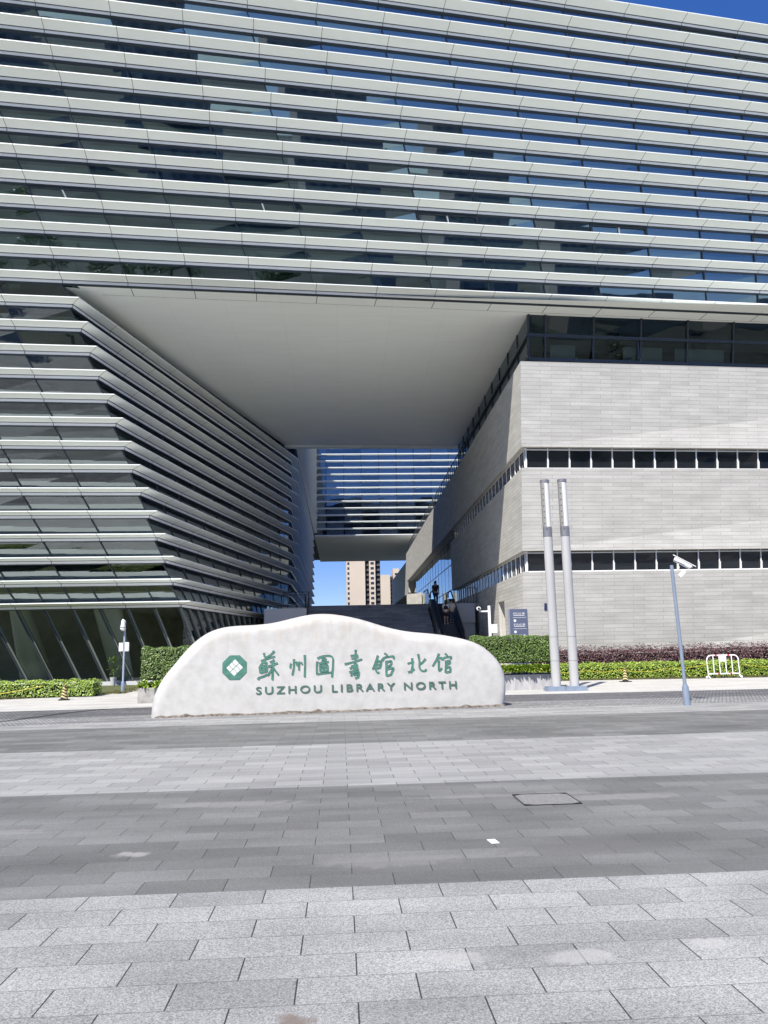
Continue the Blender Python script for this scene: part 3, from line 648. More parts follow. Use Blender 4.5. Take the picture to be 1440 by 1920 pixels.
def person(loc, rz, label, h=1.66, female=False, top=None, bottom=None, shorts=False, arm=(0.0, 0.0), vest=None, turn=0.0, group=None):
    """a standing figure seen from behind on a moving step; faces +Y locally; arm = forward bend of each forearm"""
    p = empty('person', loc, rz); k = h/1.70; sh = .165 if female else .19
    J, E = [], []
    def add(x, y, z, r, par=None):
        J.append(((x*k, y*k, z*k), (r[0]*k, r[1]*k) if isinstance(r, tuple) else r*k)); i = len(J)-1
        if par is not None: E.append((par, i))
        return i
    pel = add(0, 0, .93, (.145, .10)); wst = add(0, 0, 1.08, (.125, .09), pel); ch = add(0, .01, 1.28, (.155, .105), wst); up_ = add(0, 0, 1.40, (.12, .08), ch)
    nk = add(0, .01, 1.47, .052, up_); jaw = add(0, .035, 1.545, (.062, .075), nk); hd = add(0, .015, 1.62, (.085, .10), jaw); add(0, .01, 1.685, (.055, .065), hd)
    nose = add(0, .118, 1.585, .013, jaw)
    hands = []
    for s, a in ((-1, arm[0]), (1, arm[1])):
        s0 = add(s*sh, 0, 1.385, .055, up_); el = add(s*(sh+.04), -.02+.05*a, 1.10, .046, s0)
        wr = add(s*(sh+.03), .06+.20*a, .86+.24*a, .031, el); pm = add(s*(sh+.025), .085+.25*a, .78+.28*a, (.022, .036), wr)
        for f in range(4): f1 = add(s*(sh+.025)-.0, .062+.25*a+.017*f, .715+.29*a, .009, pm); add(s*(sh+.02)-s*.012, .075+.26*a+.016*f, .675+.31*a-.006*abs(f-1.5), .008, f1)
        th_ = add(s*(sh+.005), .125+.26*a, .755+.29*a, .010, pm); add(s*(sh-.005), .138+.26*a, .722+.30*a, .009, th_)
    for s in (-1, 1):
        hp = add(s*.085, 0, .86, .085, pel); kn = add(s*.095, .02+.03*s, .48, .055, hp); cf = add(s*.098, -.02+.03*s, .32, .05, kn); an = add(s*.10, -.025+.03*s, .085, .036, cf)
        ft = add(s*.105, .07+.03*s, .035, (.036, .026), an); add(s*.11, .15+.03*s, .028, (.032, .02), ft)
    body = skin('body', J, E, SKIN, p)
    # hair cap, clothing grown over the same skeleton a little thicker
    hj = [((0, -.005*k, 1.63*k), (.085*k, .10*k)), ((0, -.02*k, 1.70*k), (.06*k, .07*k)), ((0, -.045*k, 1.57*k), (.07*k, .06*k))]
    he = [(0, 1), (0, 2)]
    if female: hj += [((0, -.075*k, 1.45*k), (.055*k, .035*k)), ((0, -.085*k, 1.33*k), (.035*k, .022*k))]; he += [(2, 3), (3, 4)]
    skin('hair', hj, he, HAIR, p)
    T = [((0, 0, .90*k), (.165*k, .122*k)), ((0, 0, 1.08*k), (.15*k, .115*k)), ((0, .01*k, 1.28*k), (.172*k, .122*k)), ((0, 0, 1.41*k), (.125*k, .09*k)), ((0, .005*k, 1.455*k), (.066*k, .062*k))]
    te = [(0, 1), (1, 2), (2, 3), (3, 4)]
    for s, a in ((-1, arm[0]), (1, arm[1])):
        i = len(T); T += [((s*sh*k, 0, 1.39*k), .07*k), ((s*(sh+.035)*k, (-.015+.03*a)*k, 1.15*k), .066*k)]; te += [(3, i), (i, i+1)]
    skin('shirt', T, te, top, p)
    B_ = [((0, 0, .95*k), (.158*k, .115*k))]; be = []
    for s in (-1, 1):
        i = len(B_); B_ += [((s*.085*k, 0, .84*k), .098*k), ((s*.094*k, (.015+.03*s)*k, (.56 if shorts else .48)*k), (.085 if shorts else .07)*k)]; be += [(0, i), (i, i+1)]
        if not shorts: B_ += [((s*.10*k, (-.02+.03*s)*k, .10*k), .055*k)]; be += [(i+1, i+2)]
    skin('shorts' if shorts else 'trousers', B_, be, bottom, p)
    sm = MB()
    for s in (-1, 1): sm.tube([V(s*.105, -.07+.03*s, .035)*k, V(s*.105, .0+.03*s, .045)*k, V(s*.11, .10+.03*s, .04)*k, V(s*.112, .19+.03*s, .03)*k], [.04*k, .048*k, .046*k, .028*k], 10)
    sm.build('shoes', M_['black'] if not shorts else M_['white_metal'], p, smooth=True, world=False)
    # eyes and ears
    f = MB()
    for s in (-1, 1): f.tube([V(s*.03, .098, 1.605)*k, V(s*.03, .108, 1.605)*k], [.011*k, .006*k], 8); f.tube([V(s*.078, .01, 1.585)*k, V(s*.088, .0, 1.60)*k], [.02*k, .014*k], 8, 1)
    f.tube([V(-.022, .104, 1.545)*k, V(0, .11, 1.543)*k, V(.022, .104, 1.545)*k], .006*k, 6, 2)
    f.build('face', [M_['black'], SKIN, mat('lips', (.30, .12, .10), .5)], p, world=False, smooth=True)
    if vest: skin('vest', [((0, -.01*k, 1.0*k), (.165*k, .135*k)), ((0, -.02*k, 1.2*k), (.178*k, .15*k)), ((0, -.02*k, 1.38*k), (.14*k, .115*k))], [(0, 1), (1, 2)], vest, p)
    return tag(p, label, 'person', group)
def esz(y): return z1e*math.ceil((y-y0e)/(y1e-y0e)*NE)/NE
person((7.22, 53.1, esz(53.1)), -.1, 'woman in a white top, black vest and black shorts riding the escalator', 1.60, True, mat('white_cotton', (.62, .62, .62), .8), mat('black_shorts', (.012, .012, .016), .8), True, (0.5, 0.2), vest=mat('black_vest', (.012, .012, .016), .7))
person((7.66, 53.3, esz(53.3)), .12, 'man in a pale patterned shirt and blue jeans riding the escalator', 1.68, False, noisy('patterned_shirt', (.30, .30, .31), (.62, .61, .58), scale=22, rough=.8), noisy('blue_denim', (.03, .05, .10), (.05, .08, .15), scale=30, rough=.85), False, (0.3, 0.6))
person((7.1, 57.5, z1e+.02), -.2, 'person in dark clothes standing at the top of the escalator', 1.70, False, mat('navy_shirt', (.014, .016, .026), .8), mat('dark_trousers', (.012, .013, .018), .8), False, (0.25, 0.1))

# ================================================================ NAME BOULDER
OUT = [(-0.113, -0.036), (-0.115, 0.266), (-0.051, 0.602), (0.127, 0.965), (0.358, 1.24), (0.59, 1.524), (0.79, 1.777), (0.993, 1.954), (1.281, 2.159), (1.627, 2.273), (1.978, 2.309), (2.543, 2.321), (2.969, 2.357), (3.399, 2.457), (3.759, 2.545), (4.122, 2.598), (4.487, 2.6), (4.852, 2.551), (5.219, 2.472), (5.587, 2.372), (5.956, 2.242), (6.326, 2.141), (6.699, 2.069), (7.074, 2.033), (7.451, 1.997), (7.828, 1.938), (8.207, 1.858), (8.51, 1.771), (8.811, 1.618), (9.107, 1.354), (9.287, 1.093), (9.387, 0.762), (9.384, 0.399), (9.339, 0.111), (9.302, -0.018)]
OUT = [(s, max(z, 0.0)) for s, z in OUT]
STROKES = [[(2.762, 1.566), (2.777, 1.517), (2.792, 1.457)], [(3.035, 1.62), (2.985, 1.549), (2.883, 1.479), (2.799, 1.445)], [(2.696, 1.352), (2.739, 1.386), (2.884, 1.431), (3.057, 1.475)], [(2.768, 1.374), (2.716, 1.291), (2.664, 1.221)], [(2.716, 1.327), (2.86, 1.336), (2.8, 1.254)], [(2.656, 1.221), (2.662, 1.138), (2.674, 1.059)], [(2.661, 1.217), (2.764, 1.238), (2.851, 1.25), (2.842, 1.086)], [(2.669, 1.15), (2.837, 1.169)], [(2.755, 1.231), (2.756, 1.081)], [(2.674, 1.064), (2.837, 1.098)], [(2.618, 0.89), (2.627, 0.942), (2.73, 0.958), (2.862, 1.021)], [(3.041, 1.391), (2.992, 1.352), (2.92, 1.33)], [(2.873, 1.216), (3.005, 1.261), (3.125, 1.306)], [(3.005, 1.361), (2.996, 1.118), (2.987, 0.875)], [(2.988, 1.189), (2.933, 1.083), (2.862, 0.99)], [(3.005, 1.189), (3.066, 1.104), (3.145, 0.999)], [(3.477, 1.278), (3.452, 1.214), (3.46, 1.159)], [(3.55, 1.392), (3.552, 1.176), (3.508, 0.981)], [(3.606, 1.323), (3.635, 1.265), (3.639, 1.217)], [(3.688, 1.321), (3.683, 1.1)], [(3.739, 1.303), (3.776, 1.247)], [(3.835, 1.494), (3.844, 1.216), (3.831, 0.924)], [(4.167, 1.317), (4.152, 1.161), (4.156, 0.98)], [(4.168, 1.39), (4.247, 1.436), (4.345, 1.46), (4.506, 1.467), (4.592, 1.404), (4.579, 1.15), (4.552, 0.898)], [(4.16, 0.988), (4.342, 1.007), (4.544, 1.026)], [(4.276, 1.387), (4.414, 1.396), (4.364, 1.329), (4.276, 1.322)], [(4.209, 1.268), (4.344, 1.289), (4.472, 1.303)], [(4.245, 1.226), (4.244, 1.05)], [(4.245, 1.216), (4.442, 1.241), (4.436, 1.062)], [(4.264, 1.146), (4.427, 1.159)], [(4.244, 1.053), (4.436, 1.072)], [(4.344, 1.228), (4.342, 1.065)], [(5.195, 1.598), (5.19, 1.427), (5.183, 1.257)], [(5.056, 1.445), (5.156, 1.457), (5.256, 1.474), (5.24, 1.406)], [(5.08, 1.369), (5.25, 1.401)], [(4.892, 1.23), (5.066, 1.267), (5.228, 1.309), (5.366, 1.35)], [(5.065, 1.167), (5.152, 1.194), (5.242, 1.219)], [(5.168, 1.245), (5.155, 1.063)], [(5.027, 1.115), (5.151, 1.148), (5.251, 1.182)], [(5.013, 1.014), (5.15, 1.059), (5.265, 1.109)], [(5.105, 1.012), (5.084, 0.964), (5.059, 0.916)], [(5.095, 1.002), (5.187, 1.029), (5.289, 1.048), (5.247, 0.892)], [(5.124, 0.943), (5.248, 0.969)], [(5.167, 0.853), (5.267, 0.896)], [(5.794, 1.438), (5.733, 1.268), (5.649, 1.071)], [(5.754, 1.329), (5.823, 1.295)], [(5.733, 1.28), (5.719, 1.078), (5.772, 0.963), (5.822, 0.998)], [(5.753, 1.263), (5.891, 1.299), (5.856, 1.143)], [(5.756, 1.182), (5.857, 1.202)], [(5.754, 1.097), (5.865, 1.128)], [(5.971, 1.495), (6.048, 1.442)], [(5.899, 1.294), (5.956, 1.385), (6.095, 1.402), (6.24, 1.418), (6.217, 1.335)], [(6.017, 1.298), (6.013, 1.091), (6.013, 0.891)], [(6.021, 1.256), (6.169, 1.302), (6.143, 1.185)], [(6.027, 1.146), (6.148, 1.18)], [(6.025, 1.081), (6.227, 1.11), (6.127, 0.927)], [(6.021, 0.901), (6.158, 0.936)], [(6.725, 1.343), (6.735, 1.146), (6.691, 0.961)], [(6.597, 1.206), (6.776, 1.244)], [(6.603, 0.973), (6.692, 1.0), (6.783, 1.057)], [(6.896, 1.45), (6.928, 1.24), (6.916, 1.068), (6.985, 0.993), (7.102, 1.0), (7.099, 1.051)], [(7.097, 1.322), (7.004, 1.218), (6.927, 1.181)], [(7.473, 1.45), (7.39, 1.273), (7.282, 1.116)], [(7.425, 1.312), (7.56, 1.356), (7.522, 1.285)], [(7.459, 1.264), (7.449, 0.969), (7.54, 1.065)], [(7.641, 1.446), (7.706, 1.395)], [(7.558, 1.282), (7.598, 1.343), (7.832, 1.367), (7.78, 1.294)], [(7.66, 1.26), (7.649, 1.099), (7.635, 0.937)], [(7.659, 1.233), (7.779, 1.279), (7.76, 1.181)], [(7.656, 1.156), (7.76, 1.181)], [(7.653, 1.07), (7.783, 1.106), (7.765, 0.959)], [(7.649, 0.947), (7.773, 0.968)]]
ns = empty('name_boulder', (-0.2, 21.3, 0))
tag(ns, 'long low cream boulder carved with green lettering and an octagonal emblem', 'boulder sign')
e_ = V(9.11, .85, 0).normalized(); n_ = V(e_.y, -e_.x, 0); O_ = V(-4.77, 20.58, 0)
def sp(s, z, d=0.0): return O_+e_*s+n_*d+V(0, 0, z)     # d towards the viewer
def resample(P, step):
    out = [P[0]]
    for a, c in zip(P, P[1:]):
        L = math.hypot(c[0]-a[0], c[1]-a[1]); n = max(1, round(L/step))
        for i in range(1, n+1): out.append((lerp(a[0], c[0], i/n), lerp(a[1], c[1], i/n)))
    return out
R0 = resample(OUT, 0.12)
for _ in range(3): R0 = [R0[0]]+[((a[0]+2*c[0]+d[0])/4, (a[1]+2*c[1]+d[1])/4) for a, c, d in zip(R0, R0[1:], R0[2:])]+[R0[-1]]
def inset(P, dist):
    out = []
    for i, p in enumerate(P):
        a, c = P[max(i-1, 0)], P[min(i+1, len(P)-1)]; tx, tz = c[0]-a[0], c[1]-a[1]; L = math.hypot(tx, tz) or 1
        out.append((p[0]+tz/L*dist, max(p[1]-tx/L*dist, 0.0)))
    out[0] = (out[0][0], 0.0); out[-1] = (out[-1][0], 0.0)
    return out
def nfun(s, z): return .018*math.sin(2.1*s+1.3*z)+.012*math.sin(5.3*s-3.1*z)
bm = bmesh.new(); rings = []
for d, dep in ((.30, 0.0), (.19, .012), (.11, .05), (.055, .11), (.018, .22), (0, .42), (.012, .62), (.05, .80), (.12, .95), (.26, 1.08), (.5, 1.15)):
    I = inset(R0, d)
    for _ in range(2): I = [I[0]]+[((a[0]+2*c[0]+q[0])/4, (a[1]+2*c[1]+q[1])/4) for a, c, q in zip(I, I[1:], I[2:])]+[I[-1]]
    rings.append([bm.verts.new(sp(s, z, -dep+(nfun(s, z) if 0.04 < dep < 1 else 0))) for s, z in I])
for a, c in zip(rings, rings[1:]):
    for i in range(len(a)-1): bm.faces.new((a[i], a[i+1], c[i+1], c[i])[::-1])
bm.faces.new(rings[0][::-1]); bm.faces.new(rings[-1])
bmesh.ops.recalc_face_normals(bm, faces=bm.faces)
me = bpy.data.meshes.new('boulder'); bm.to_mesh(me); bm.free()
m = noisy('cream_granite', (0.455, 0.45, 0.43), (0.53, 0.525, 0.505), scale=4.5, rough=0.7, detail=14, bump=0.35, bscale=45, lo=.30, hi=.62)
N, L, pb = nodes(m)                                   # rust and dirt runs near the crest, fine grain everywhere
tc = N.new('ShaderNodeTexCoord'); mp = N.new('ShaderNodeMapping'); mp.inputs['Scale'].default_value = (3.5, 3.5, .5); L.new(tc.outputs['Object'], mp.inputs[0])
nz = N.new('ShaderNodeTexNoise'); nz.inputs['Scale'].default_value = 1.6; nz.inputs['Detail'].default_value = 8; L.new(mp.outputs[0], nz.inputs['Vector'])
sx = N.new('ShaderNodeSeparateXYZ'); L.new(tc.outputs['Object'], sx.inputs[0])
mr = N.new('ShaderNodeMapRange'); mr.inputs['From Min'].default_value = 1.55; mr.inputs['From Max'].default_value = 2.5; L.new(sx.outputs[2], mr.inputs['Value'])
mu_ = N.new('ShaderNodeMath'); mu_.operation = 'MULTIPLY'; L.new(mr.outputs[0], mu_.inputs[0])
cr = N.new('ShaderNodeValToRGB'); cr.color_ramp.elements[0].position = .42; cr.color_ramp.elements[1].position = .72; L.new(nz.outputs[0], cr.inputs[0]); L.new(cr.outputs[0], mu_.inputs[1])
mx = N.new('ShaderNodeMix'); mx.data_type = 'RGBA'; old = pb.inputs['Base Color'].links[0].from_socket
L.new(mu_.outputs[0], mx.inputs[0]); L.new(old, mx.inputs[6]); mx.inputs[7].default_value = (.46, .40, .33, 1); L.new(mx.outputs[2], pb.inputs['Base Color'])
me.materials.append(m)
bo = bpy.data.objects.new('boulder', me); COL.objects.link(bo); bo.parent = ns; bo.matrix_parent_inverse = Matrix.Translation(-Vector(ns.location))
me.polygons.foreach_set('use_smooth', [True]*len(me.polygons)); me.set_sharp_from_angle(angle=math.radians(50))
b = MB(); rr = random.Random(5); n = 60                # rough unpolished foot of the boulder
prev = None
for i in range(n+1):
    s = lerp(.02, 9.25, i/n); hgt = .045+.03*rr.random()+(.05 if rr.random() < .06 else 0); pr = .03+.02*rr.random()
    if i == 0: hgt = .03
    cur = (sp(s, 0, pr+.015), sp(s, hgt*.7, pr), sp(s, hgt, -.02))
    if prev: b.face([prev[0], cur[0], cur[1], prev[1]]); b.face([prev[1], cur[1], cur[2], prev[2]])
    prev = cur
b.build('rough_foot', noisy('rough_stone_foot', (.10, .085, .07), (.28, .25, .21), scale=12, rough=.95, bump=1.0, bscale=60), ns)
GREEN = noisy('green_paint', (.05, .17, .13), (.085, .235, .18), scale=9, rough=.6)
GDARK = mat('green_letter_shade', (.03, .075, .06), .7)  # darker copies offset up-left behind the letters paint their carved-in shade
def ribbon(b, pts, d=.004, w=.026):
    P = resample(pts, .03)
    for _ in range(3): P = [P[0]]+[((a[0]+2*c[0]+q[0])/4, (a[1]+2*c[1]+q[1])/4) for a, c, q in zip(P, P[1:], P[2:])]+[P[-1]]
    n = len(P); Lf, Rt = [], []
    for i, p in enumerate(P):
        a, c = P[max(i-1, 0)], P[min(i+1, n-1)]; tx, tz = c[0]-a[0], c[1]-a[1]; L = math.hypot(tx, tz) or 1
        t = i/max(n-1, 1); hw = w*(.95-.25*math.sin(math.pi*t)-.45*max(0, t-.75)*2)*(1.0+.35*abs(tz)/L)
        Lf.append((p[0]-tz/L*hw, p[1]+tx/L*hw)); Rt.append((p[0]+tz/L*hw, p[1]-tx/L*hw))
    for i in range(n-1):
        b.face([sp(*Rt[i], d), sp(*Rt[i+1], d), sp(*Lf[i+1], d), sp(*Lf[i], d)])
counts = [16, 6, 10, 12, 15, 5, 99]
groups = [STROKES[0:16], STROKES[16:22], STROKES[22:32], STROKES[32:44], STROKES[44:57], STROKES[57:62], STROKES[62:]]
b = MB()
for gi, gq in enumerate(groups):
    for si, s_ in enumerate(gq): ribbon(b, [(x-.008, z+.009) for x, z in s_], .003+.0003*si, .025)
b.build('lettering_shade', GDARK, ns)
for gi, gq in enumerate(groups):
    b = MB()
    for si, s_ in enumerate(gq): ribbon(b, s_, .010+.0004*si, .0225)
    b.build('brush_character', GREEN, ns)
b = MB(); cx, cz, R_ = 2.005, 1.222, .338
oc = [(cx+R_*math.cos(math.radians(22.5+45*i)), cz+R_*math.sin(math.radians(22.5+45*i))) for i in range(8)]
b.hexa([sp(x, z, .0) for x, z in oc], [sp(x, z, .012) for x, z in oc])
em = b.build('emblem', GREEN, ns)
b = MB(); Tp, Rp, Bp, Lp = (2.017, 1.442), (2.228, 1.215), (2.003, .986), (1.785, 1.219)
def dm(u, v): return (Tp[0]+(Rp[0]-Tp[0])*u+(Lp[0]-Tp[0])*v, Tp[1]+(Rp[1]-Tp[1])*u+(Lp[1]-Tp[1])*v)
for iu in range(2):
    for iv in range(3):
        us = [lerp(iu/2+.03, (iu+1)/2-.03, q/4) for q in range(5)]; v0, v1 = iv/3+.022, (iv+1)/3-.022
        wv = lambda u: .045*math.sin(u*2*math.pi)
        A_ = [dm(u, v0+wv(u)*(1 if iv > 0 else 0)) for u in us]; C_ = [dm(u, v1+wv(u)*(1 if iv < 2 else 0)) for u in us]
        for q in range(4): b.face([sp(*C_[q], .016), sp(*C_[q+1], .016), sp(*A_[q+1], .016), sp(*A_[q], .016)])
b.build('emblem_tiles', mat('white_enamel', (.78, .78, .76), .5), em)
def text_mesh(name, body, size, m, parent, mtx, spacing=1.0, offset=0.0, extrude=0.0, align='LEFT', target_w=None, xs=1.0):
    cu = bpy.data.curves.new(name, 'FONT'); cu.body = body; cu.size = size; cu.space_character = spacing; cu.offset = offset; cu.extrude = extrude; cu.align_x = align
    t = bpy.data.objects.new(name, cu); COL.objects.link(t)
    dg = bpy.context.evaluated_depsgraph_get(); dg.update(); me = bpy.data.meshes.new_from_object(t.evaluated_get(dg)); bpy.data.objects.remove(t)
    xs_ = [v.co.x for v in me.vertices]; ys_ = [v.co.y for v in me.vertices]
    if target_w and xs_:
        f = target_w/(max(xs_)-min(xs_)); x0 = min(xs_)
        for v in me.vertices: v.co.x = (v.co.x-x0)*f
    me.name = name; me.materials.clear(); me.materials.append(m)
    o = bpy.data.objects.new(name, me); COL.objects.link(o); o.parent = parent
    pi = Matrix.Translation(-Vector(parent.location)) if parent.type == 'EMPTY' else Matrix.Identity(4)
    o.matrix_parent_inverse = pi; o.matrix_basis = mtx; return o
def basis(o, x, y):
    z = x.cross(y); mm = Matrix.Identity(4)
    for i in range(3): mm[i][0] = x[i]; mm[i][1] = y[i]; mm[i][2] = z[i]; mm[i][3] = o[i]
    return mm
ex = (e_*5.353+V(0, 0, .025)).normalized()
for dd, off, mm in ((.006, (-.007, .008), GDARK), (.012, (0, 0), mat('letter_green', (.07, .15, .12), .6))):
    text_mesh('english_lettering' if mm is not GDARK else 'lettering_shade', 'SUZHOU LIBRARY NORTH', .268, mm, ns, basis(sp(2.568+off[0], .513+off[1], dd), ex, V(0, 0, 1)), spacing=1.38, offset=.003, target_w=5.36)

# ================================================================ STREET FURNITURE
def light_column(loc, label):
    p = empty('light_column', loc); r = .165
    b = MB(); b.box(-.40, -.30, 0, .40, .30, .10); b.box(-.37, -.27, .10, .37, .27, .16); b.build('base_plate', M_['pole_grey'], p, world=False)
    b = MB(); b.tube([(0, 0, .16), (0, 0, 5.55)], r, 24); b.build('shaft', M_['col_grey'], p, world=False, smooth=True)
    b = MB()
    for z in (1.05, 1.9): b.tube([(0, 0, z), (0, 0, z+.012)], r+.003, 24)
    b.build('joint_ring', M_['steel'], p, world=False)
    b = MB(); b.tube([(0, 0, 5.55), (0, 0, 5.56), (0, 0, 5.92), (0, 0, 5.93)], [r-.01, r+.004, r+.004, r-.01], 24); b.tube([(-.07, -r, 5.86), (-.07, -r-.02, 5.86)], .03, 8); b.build('lamp_collar', M_['steel'], p, world=False, smooth=True)
    b = MB(); b.tube([(0, 0, 5.93), (0, 0, 7.60)], r-.012, 24); b.build('lamp_tube', mat('opal_lamp_tube', (.72, .72, .70), .25), p, world=False, smooth=True)
    b = MB()
    for a in range(180, 271, 6):
        a0, a1 = math.radians(a-25), math.radians(a-19)
        b.face([(math.cos(a0)*r, math.sin(a0)*r, 5.93), (math.cos(a1)*r, math.sin(a1)*r, 5.93), (math.cos(a1)*r, math.sin(a1)*r, 7.6), (math.cos(a0)*r, math.sin(a0)*r, 7.6)])
    rv = b.build('reflector', mat('perforated_reflector', (.33, .32, .30), .5, .3), p, world=False)
    b = MB(); a = math.radians(228)
    for i in range(7): z = 6.05+.22*i; b.tube([(math.cos(a)*r*.98, math.sin(a)*r*.98, z), (math.cos(a)*(r+.006), math.sin(a)*(r+.006), z)], .022, 8)
    b.build('perforation', M_['black'], rv, world=False)
    b = MB(); b.tube([(0, 0, 7.60), (0, 0, 7.61), (0, 0, 7.71), (0, 0, 7.72)], [r, r+.008, r+.008, r-.02], 24); b.build('cap', M_['steel'], p, world=False, smooth=True)
    return tag(p, label, 'light column', 'twin light columns beside the planter')
light_column((7.70, 28.0, 0), 'tall pale grey light column standing directly against the planter corner')
light_column((8.33, 27.9, 0), 'tall pale grey light column of the pair farther from the planter')
# camera pole, right
p = empty('camera_pole', (8.98, 20.22, 0), 0)
lean = V(-.10, 0, 3.66)
b = MB(); b.tube([(0, 0, 0), (-.012, 0, .46), (-.014, 0, .52), (-.015, 0, .54)], [.085, .085, .062, .058], 20); b.build('sleeve', M_['pole_grey'], p, world=False, smooth=True)
b = MB(); b.tube([V(-.015, 0, .5), lean], .046, 20); b.build('pole', M_['pole_grey'], p, world=False, smooth=True)
b = MB(); b.tube([lean+V(0, 0, -.14), lean+V(.12, -.02, -.14), lean+V(.17, -.03, -.10), lean+V(.20, -.04, -.03)], .016, 10)
b.bar(lean+V(.17, -.05, -.30), lean+V(.30, -.10, -.16), .09, .10); br_ = b.build('bracket', M_['white_metal'], p, world=False)
b = MB(); a0, a1 = lean+V(.09, -.02, .18), lean+V(.49, -.22, -.11); ax = (a1-a0).normalized()
b.tube([a0, a0+ax*.01, a1-ax*.06, a1-ax*.06], [.075, .082, .075, .06], 16); cb = b.build('camera_body', M_['white_metal'], p, world=False, smooth=True)
b = MB(); nn = V(.25, -.1, .9).normalized(); b.bar(a0-ax*.03+V(0, 0, .082), a1+ax*.08+V(0, 0, .082), .17, .018, upv=(0, 0, 1)); b.build('sun_hood', M_['white_metal'], cb, world=False)
b = MB(); b.tube([a1-ax*.058, a1-ax*.05], .058, 16); b.bar(lean+V(.13, -.11, .10), lean+V(.28, -.19, 0), .01, .05); b.build('lens', M_['black'], cb, world=False)
tag(p, 'slim blue grey pole with a white bullet camera on top, on the plaza', 'camera pole')
# dome camera post, left
p = empty('camera_post', (-9.32, 34.4, 0))
b = MB(); b.tube([(0, 0, 0), (0, 0, .42), (0, 0, .47)], [.075, .075, .05], 16); b.build('sleeve', M_['pole_grey'], p, world=False, smooth=True)
b = MB(); b.tube([(0, 0, .4), (0, 0, 2.95)], .042, 14); b.build('pole', mat('pale_blue_grey', (.33, .38, .46), .4), p, world=False, smooth=True)
b = MB()
b.box(-.21, -.06, 1.74, -.045, .06, 2.10); b.box(.045, -.06, 1.74, .20, .06, 2.12); b.build('junction_box', M_['white_metal'], p, world=False)
b = MB(); b.tube([(0, 0, 2.93), (.01, -.02, 3.02), (.0, -.10, 3.05), (-.02, -.18, 3.02)], .03, 8); b.build('bracket', M_['white_metal'], p, world=False, smooth=True)
b = MB(); b.tube([(-.03, -.2, 3.10), (-.03, -.2, 3.02), (-.03, -.2, 2.88), (-.03, -.2, 2.74), (-.03, -.2, 2.66), (-.03, -.2, 2.60)], [.03, .075, .085, .12, .10, .03], 18); b.tube([(-.03, -.2, 2.765), (-.03, -.2, 2.735)], .124, 18, 1); b.build('dome_camera', [M_['white_metal'], M_['steel']], p, world=False, smooth=True)
tag(p, 'thin grey post with white dome camera and two boxes before the glass', 'camera post')
# white camera post near the stone wall
p = empty('camera_post', (6.92, 36.0, 0))
b = MB(); b.box(-.055, -.055, 0, .055, .055, 3.48); b.build('post', M_['white_metal'], p, world=False)
b = MB(); b.box(-.45, -.03, 3.19, -.056, .03, 3.26); b.build('arm', M_['white_metal'], p, world=False)
b = MB(); b.tube([(-.50, -.15, 3.36), (-.50, .10, 3.36)], .085, 14); b.build('camera_body', M_['white_metal'], p, world=False, smooth=True)
b = MB(); b.tube([(-.50, -.165, 3.35), (-.50, -.15, 3.35)], .055, 14); b.build('lens', M_['black'], p, world=False)
b = MB(); b.box(.06, -.12, 2.22, .33, .06, 2.62); b.build('junction_box', mat('pale_box', (.66, .72, .74), .5), p, world=False)
tag(p, 'white square camera post with side arm and box behind the hedge planter', 'camera post')
# directory sign
p = empty('directory_sign', (7.25, 31.5, 0), -.04)
SIGN = mat('slate_blue_sign', (.10, .12, .19), .45); WH = mat('sign_white', (.72, .73, .75), .6)
b = MB(); b.box(-.37, -.08, 0, .37, .08, 3.09); b.build('panel', SIGN, p, world=False)
b = MB(); b.box(-.40, -.085, 0, -.372, .085, 3.10); b.build('side_trim', mat('sign_trim', (.30, .34, .45), .4), p, world=False)
b = MB()
for z in (2.74, 2.29): b.box(-.24, -.086, z, .30, -.081, z+.012)
for z in (2.82, 2.38, 1.945): b.box(-.20, -.086, z, .24, -.081, z+.022)
for z in (2.62, 2.17): b.tube([(-.16, -.081, z), (-.16, -.087, z)], .055, 16)
b.build('pictograms', WH, p, world=False)
def sign_text(s, x, z, size, wid):
    mtx = Matrix.Translation((x, -.0835, z)) @ Matrix.Rotation(math.pi/2, 4, 'X')
    o = text_mesh('lettering', s, size, WH, p, mtx, target_w=wid, offset=.002); o.matrix_parent_inverse = Matrix.Identity(4)
for z in (2.875, 2.43, 1.99): sign_text('图书馆入口（南）', -.21, z, .085, .46)
sign_text('少儿图书馆', -.20, 1.80, .085, .30)
tag(p, 'slate blue directory board with white lettering behind the right planter hedge', 'sign')
# house number plate
k_ = kz(3.65); P, d = line(k_); t = (11.2-P.x)/d.x; pc = P+d*t; nrm = V(d.y, -d.x, 0)
p = empty('number_plate', pc+nrm*.02)
upd = (fp(kz(3.95), 0)-fp(kz(3.35), 0)); upd = V(upd.x*0, upd.y, upd.z).normalized()
def pq(x, z, o): return pc+d*x+upd*z+nrm*(.02+o)
b = MB(); b.hexa([pq(x, z, -.02) for x, z in ((-.19, -.19), (.19, -.19), (.19, .19), (-.19, .19))], [pq(x, z, .02) for x, z in ((-.19, -.19), (.19, -.19), (.19, .19), (-.19, .19))]); b.build('plate', mat('navy_plate', (.03, .04, .12), .4), p)
o = text_mesh('lettering', '22', .26, WH, p, basis(pq(-.02, .14, .024), -upd, d), target_w=.30, offset=.004)
tag(p, 'small navy number plate on the lowest stone tier beside the light column', 'number plate')
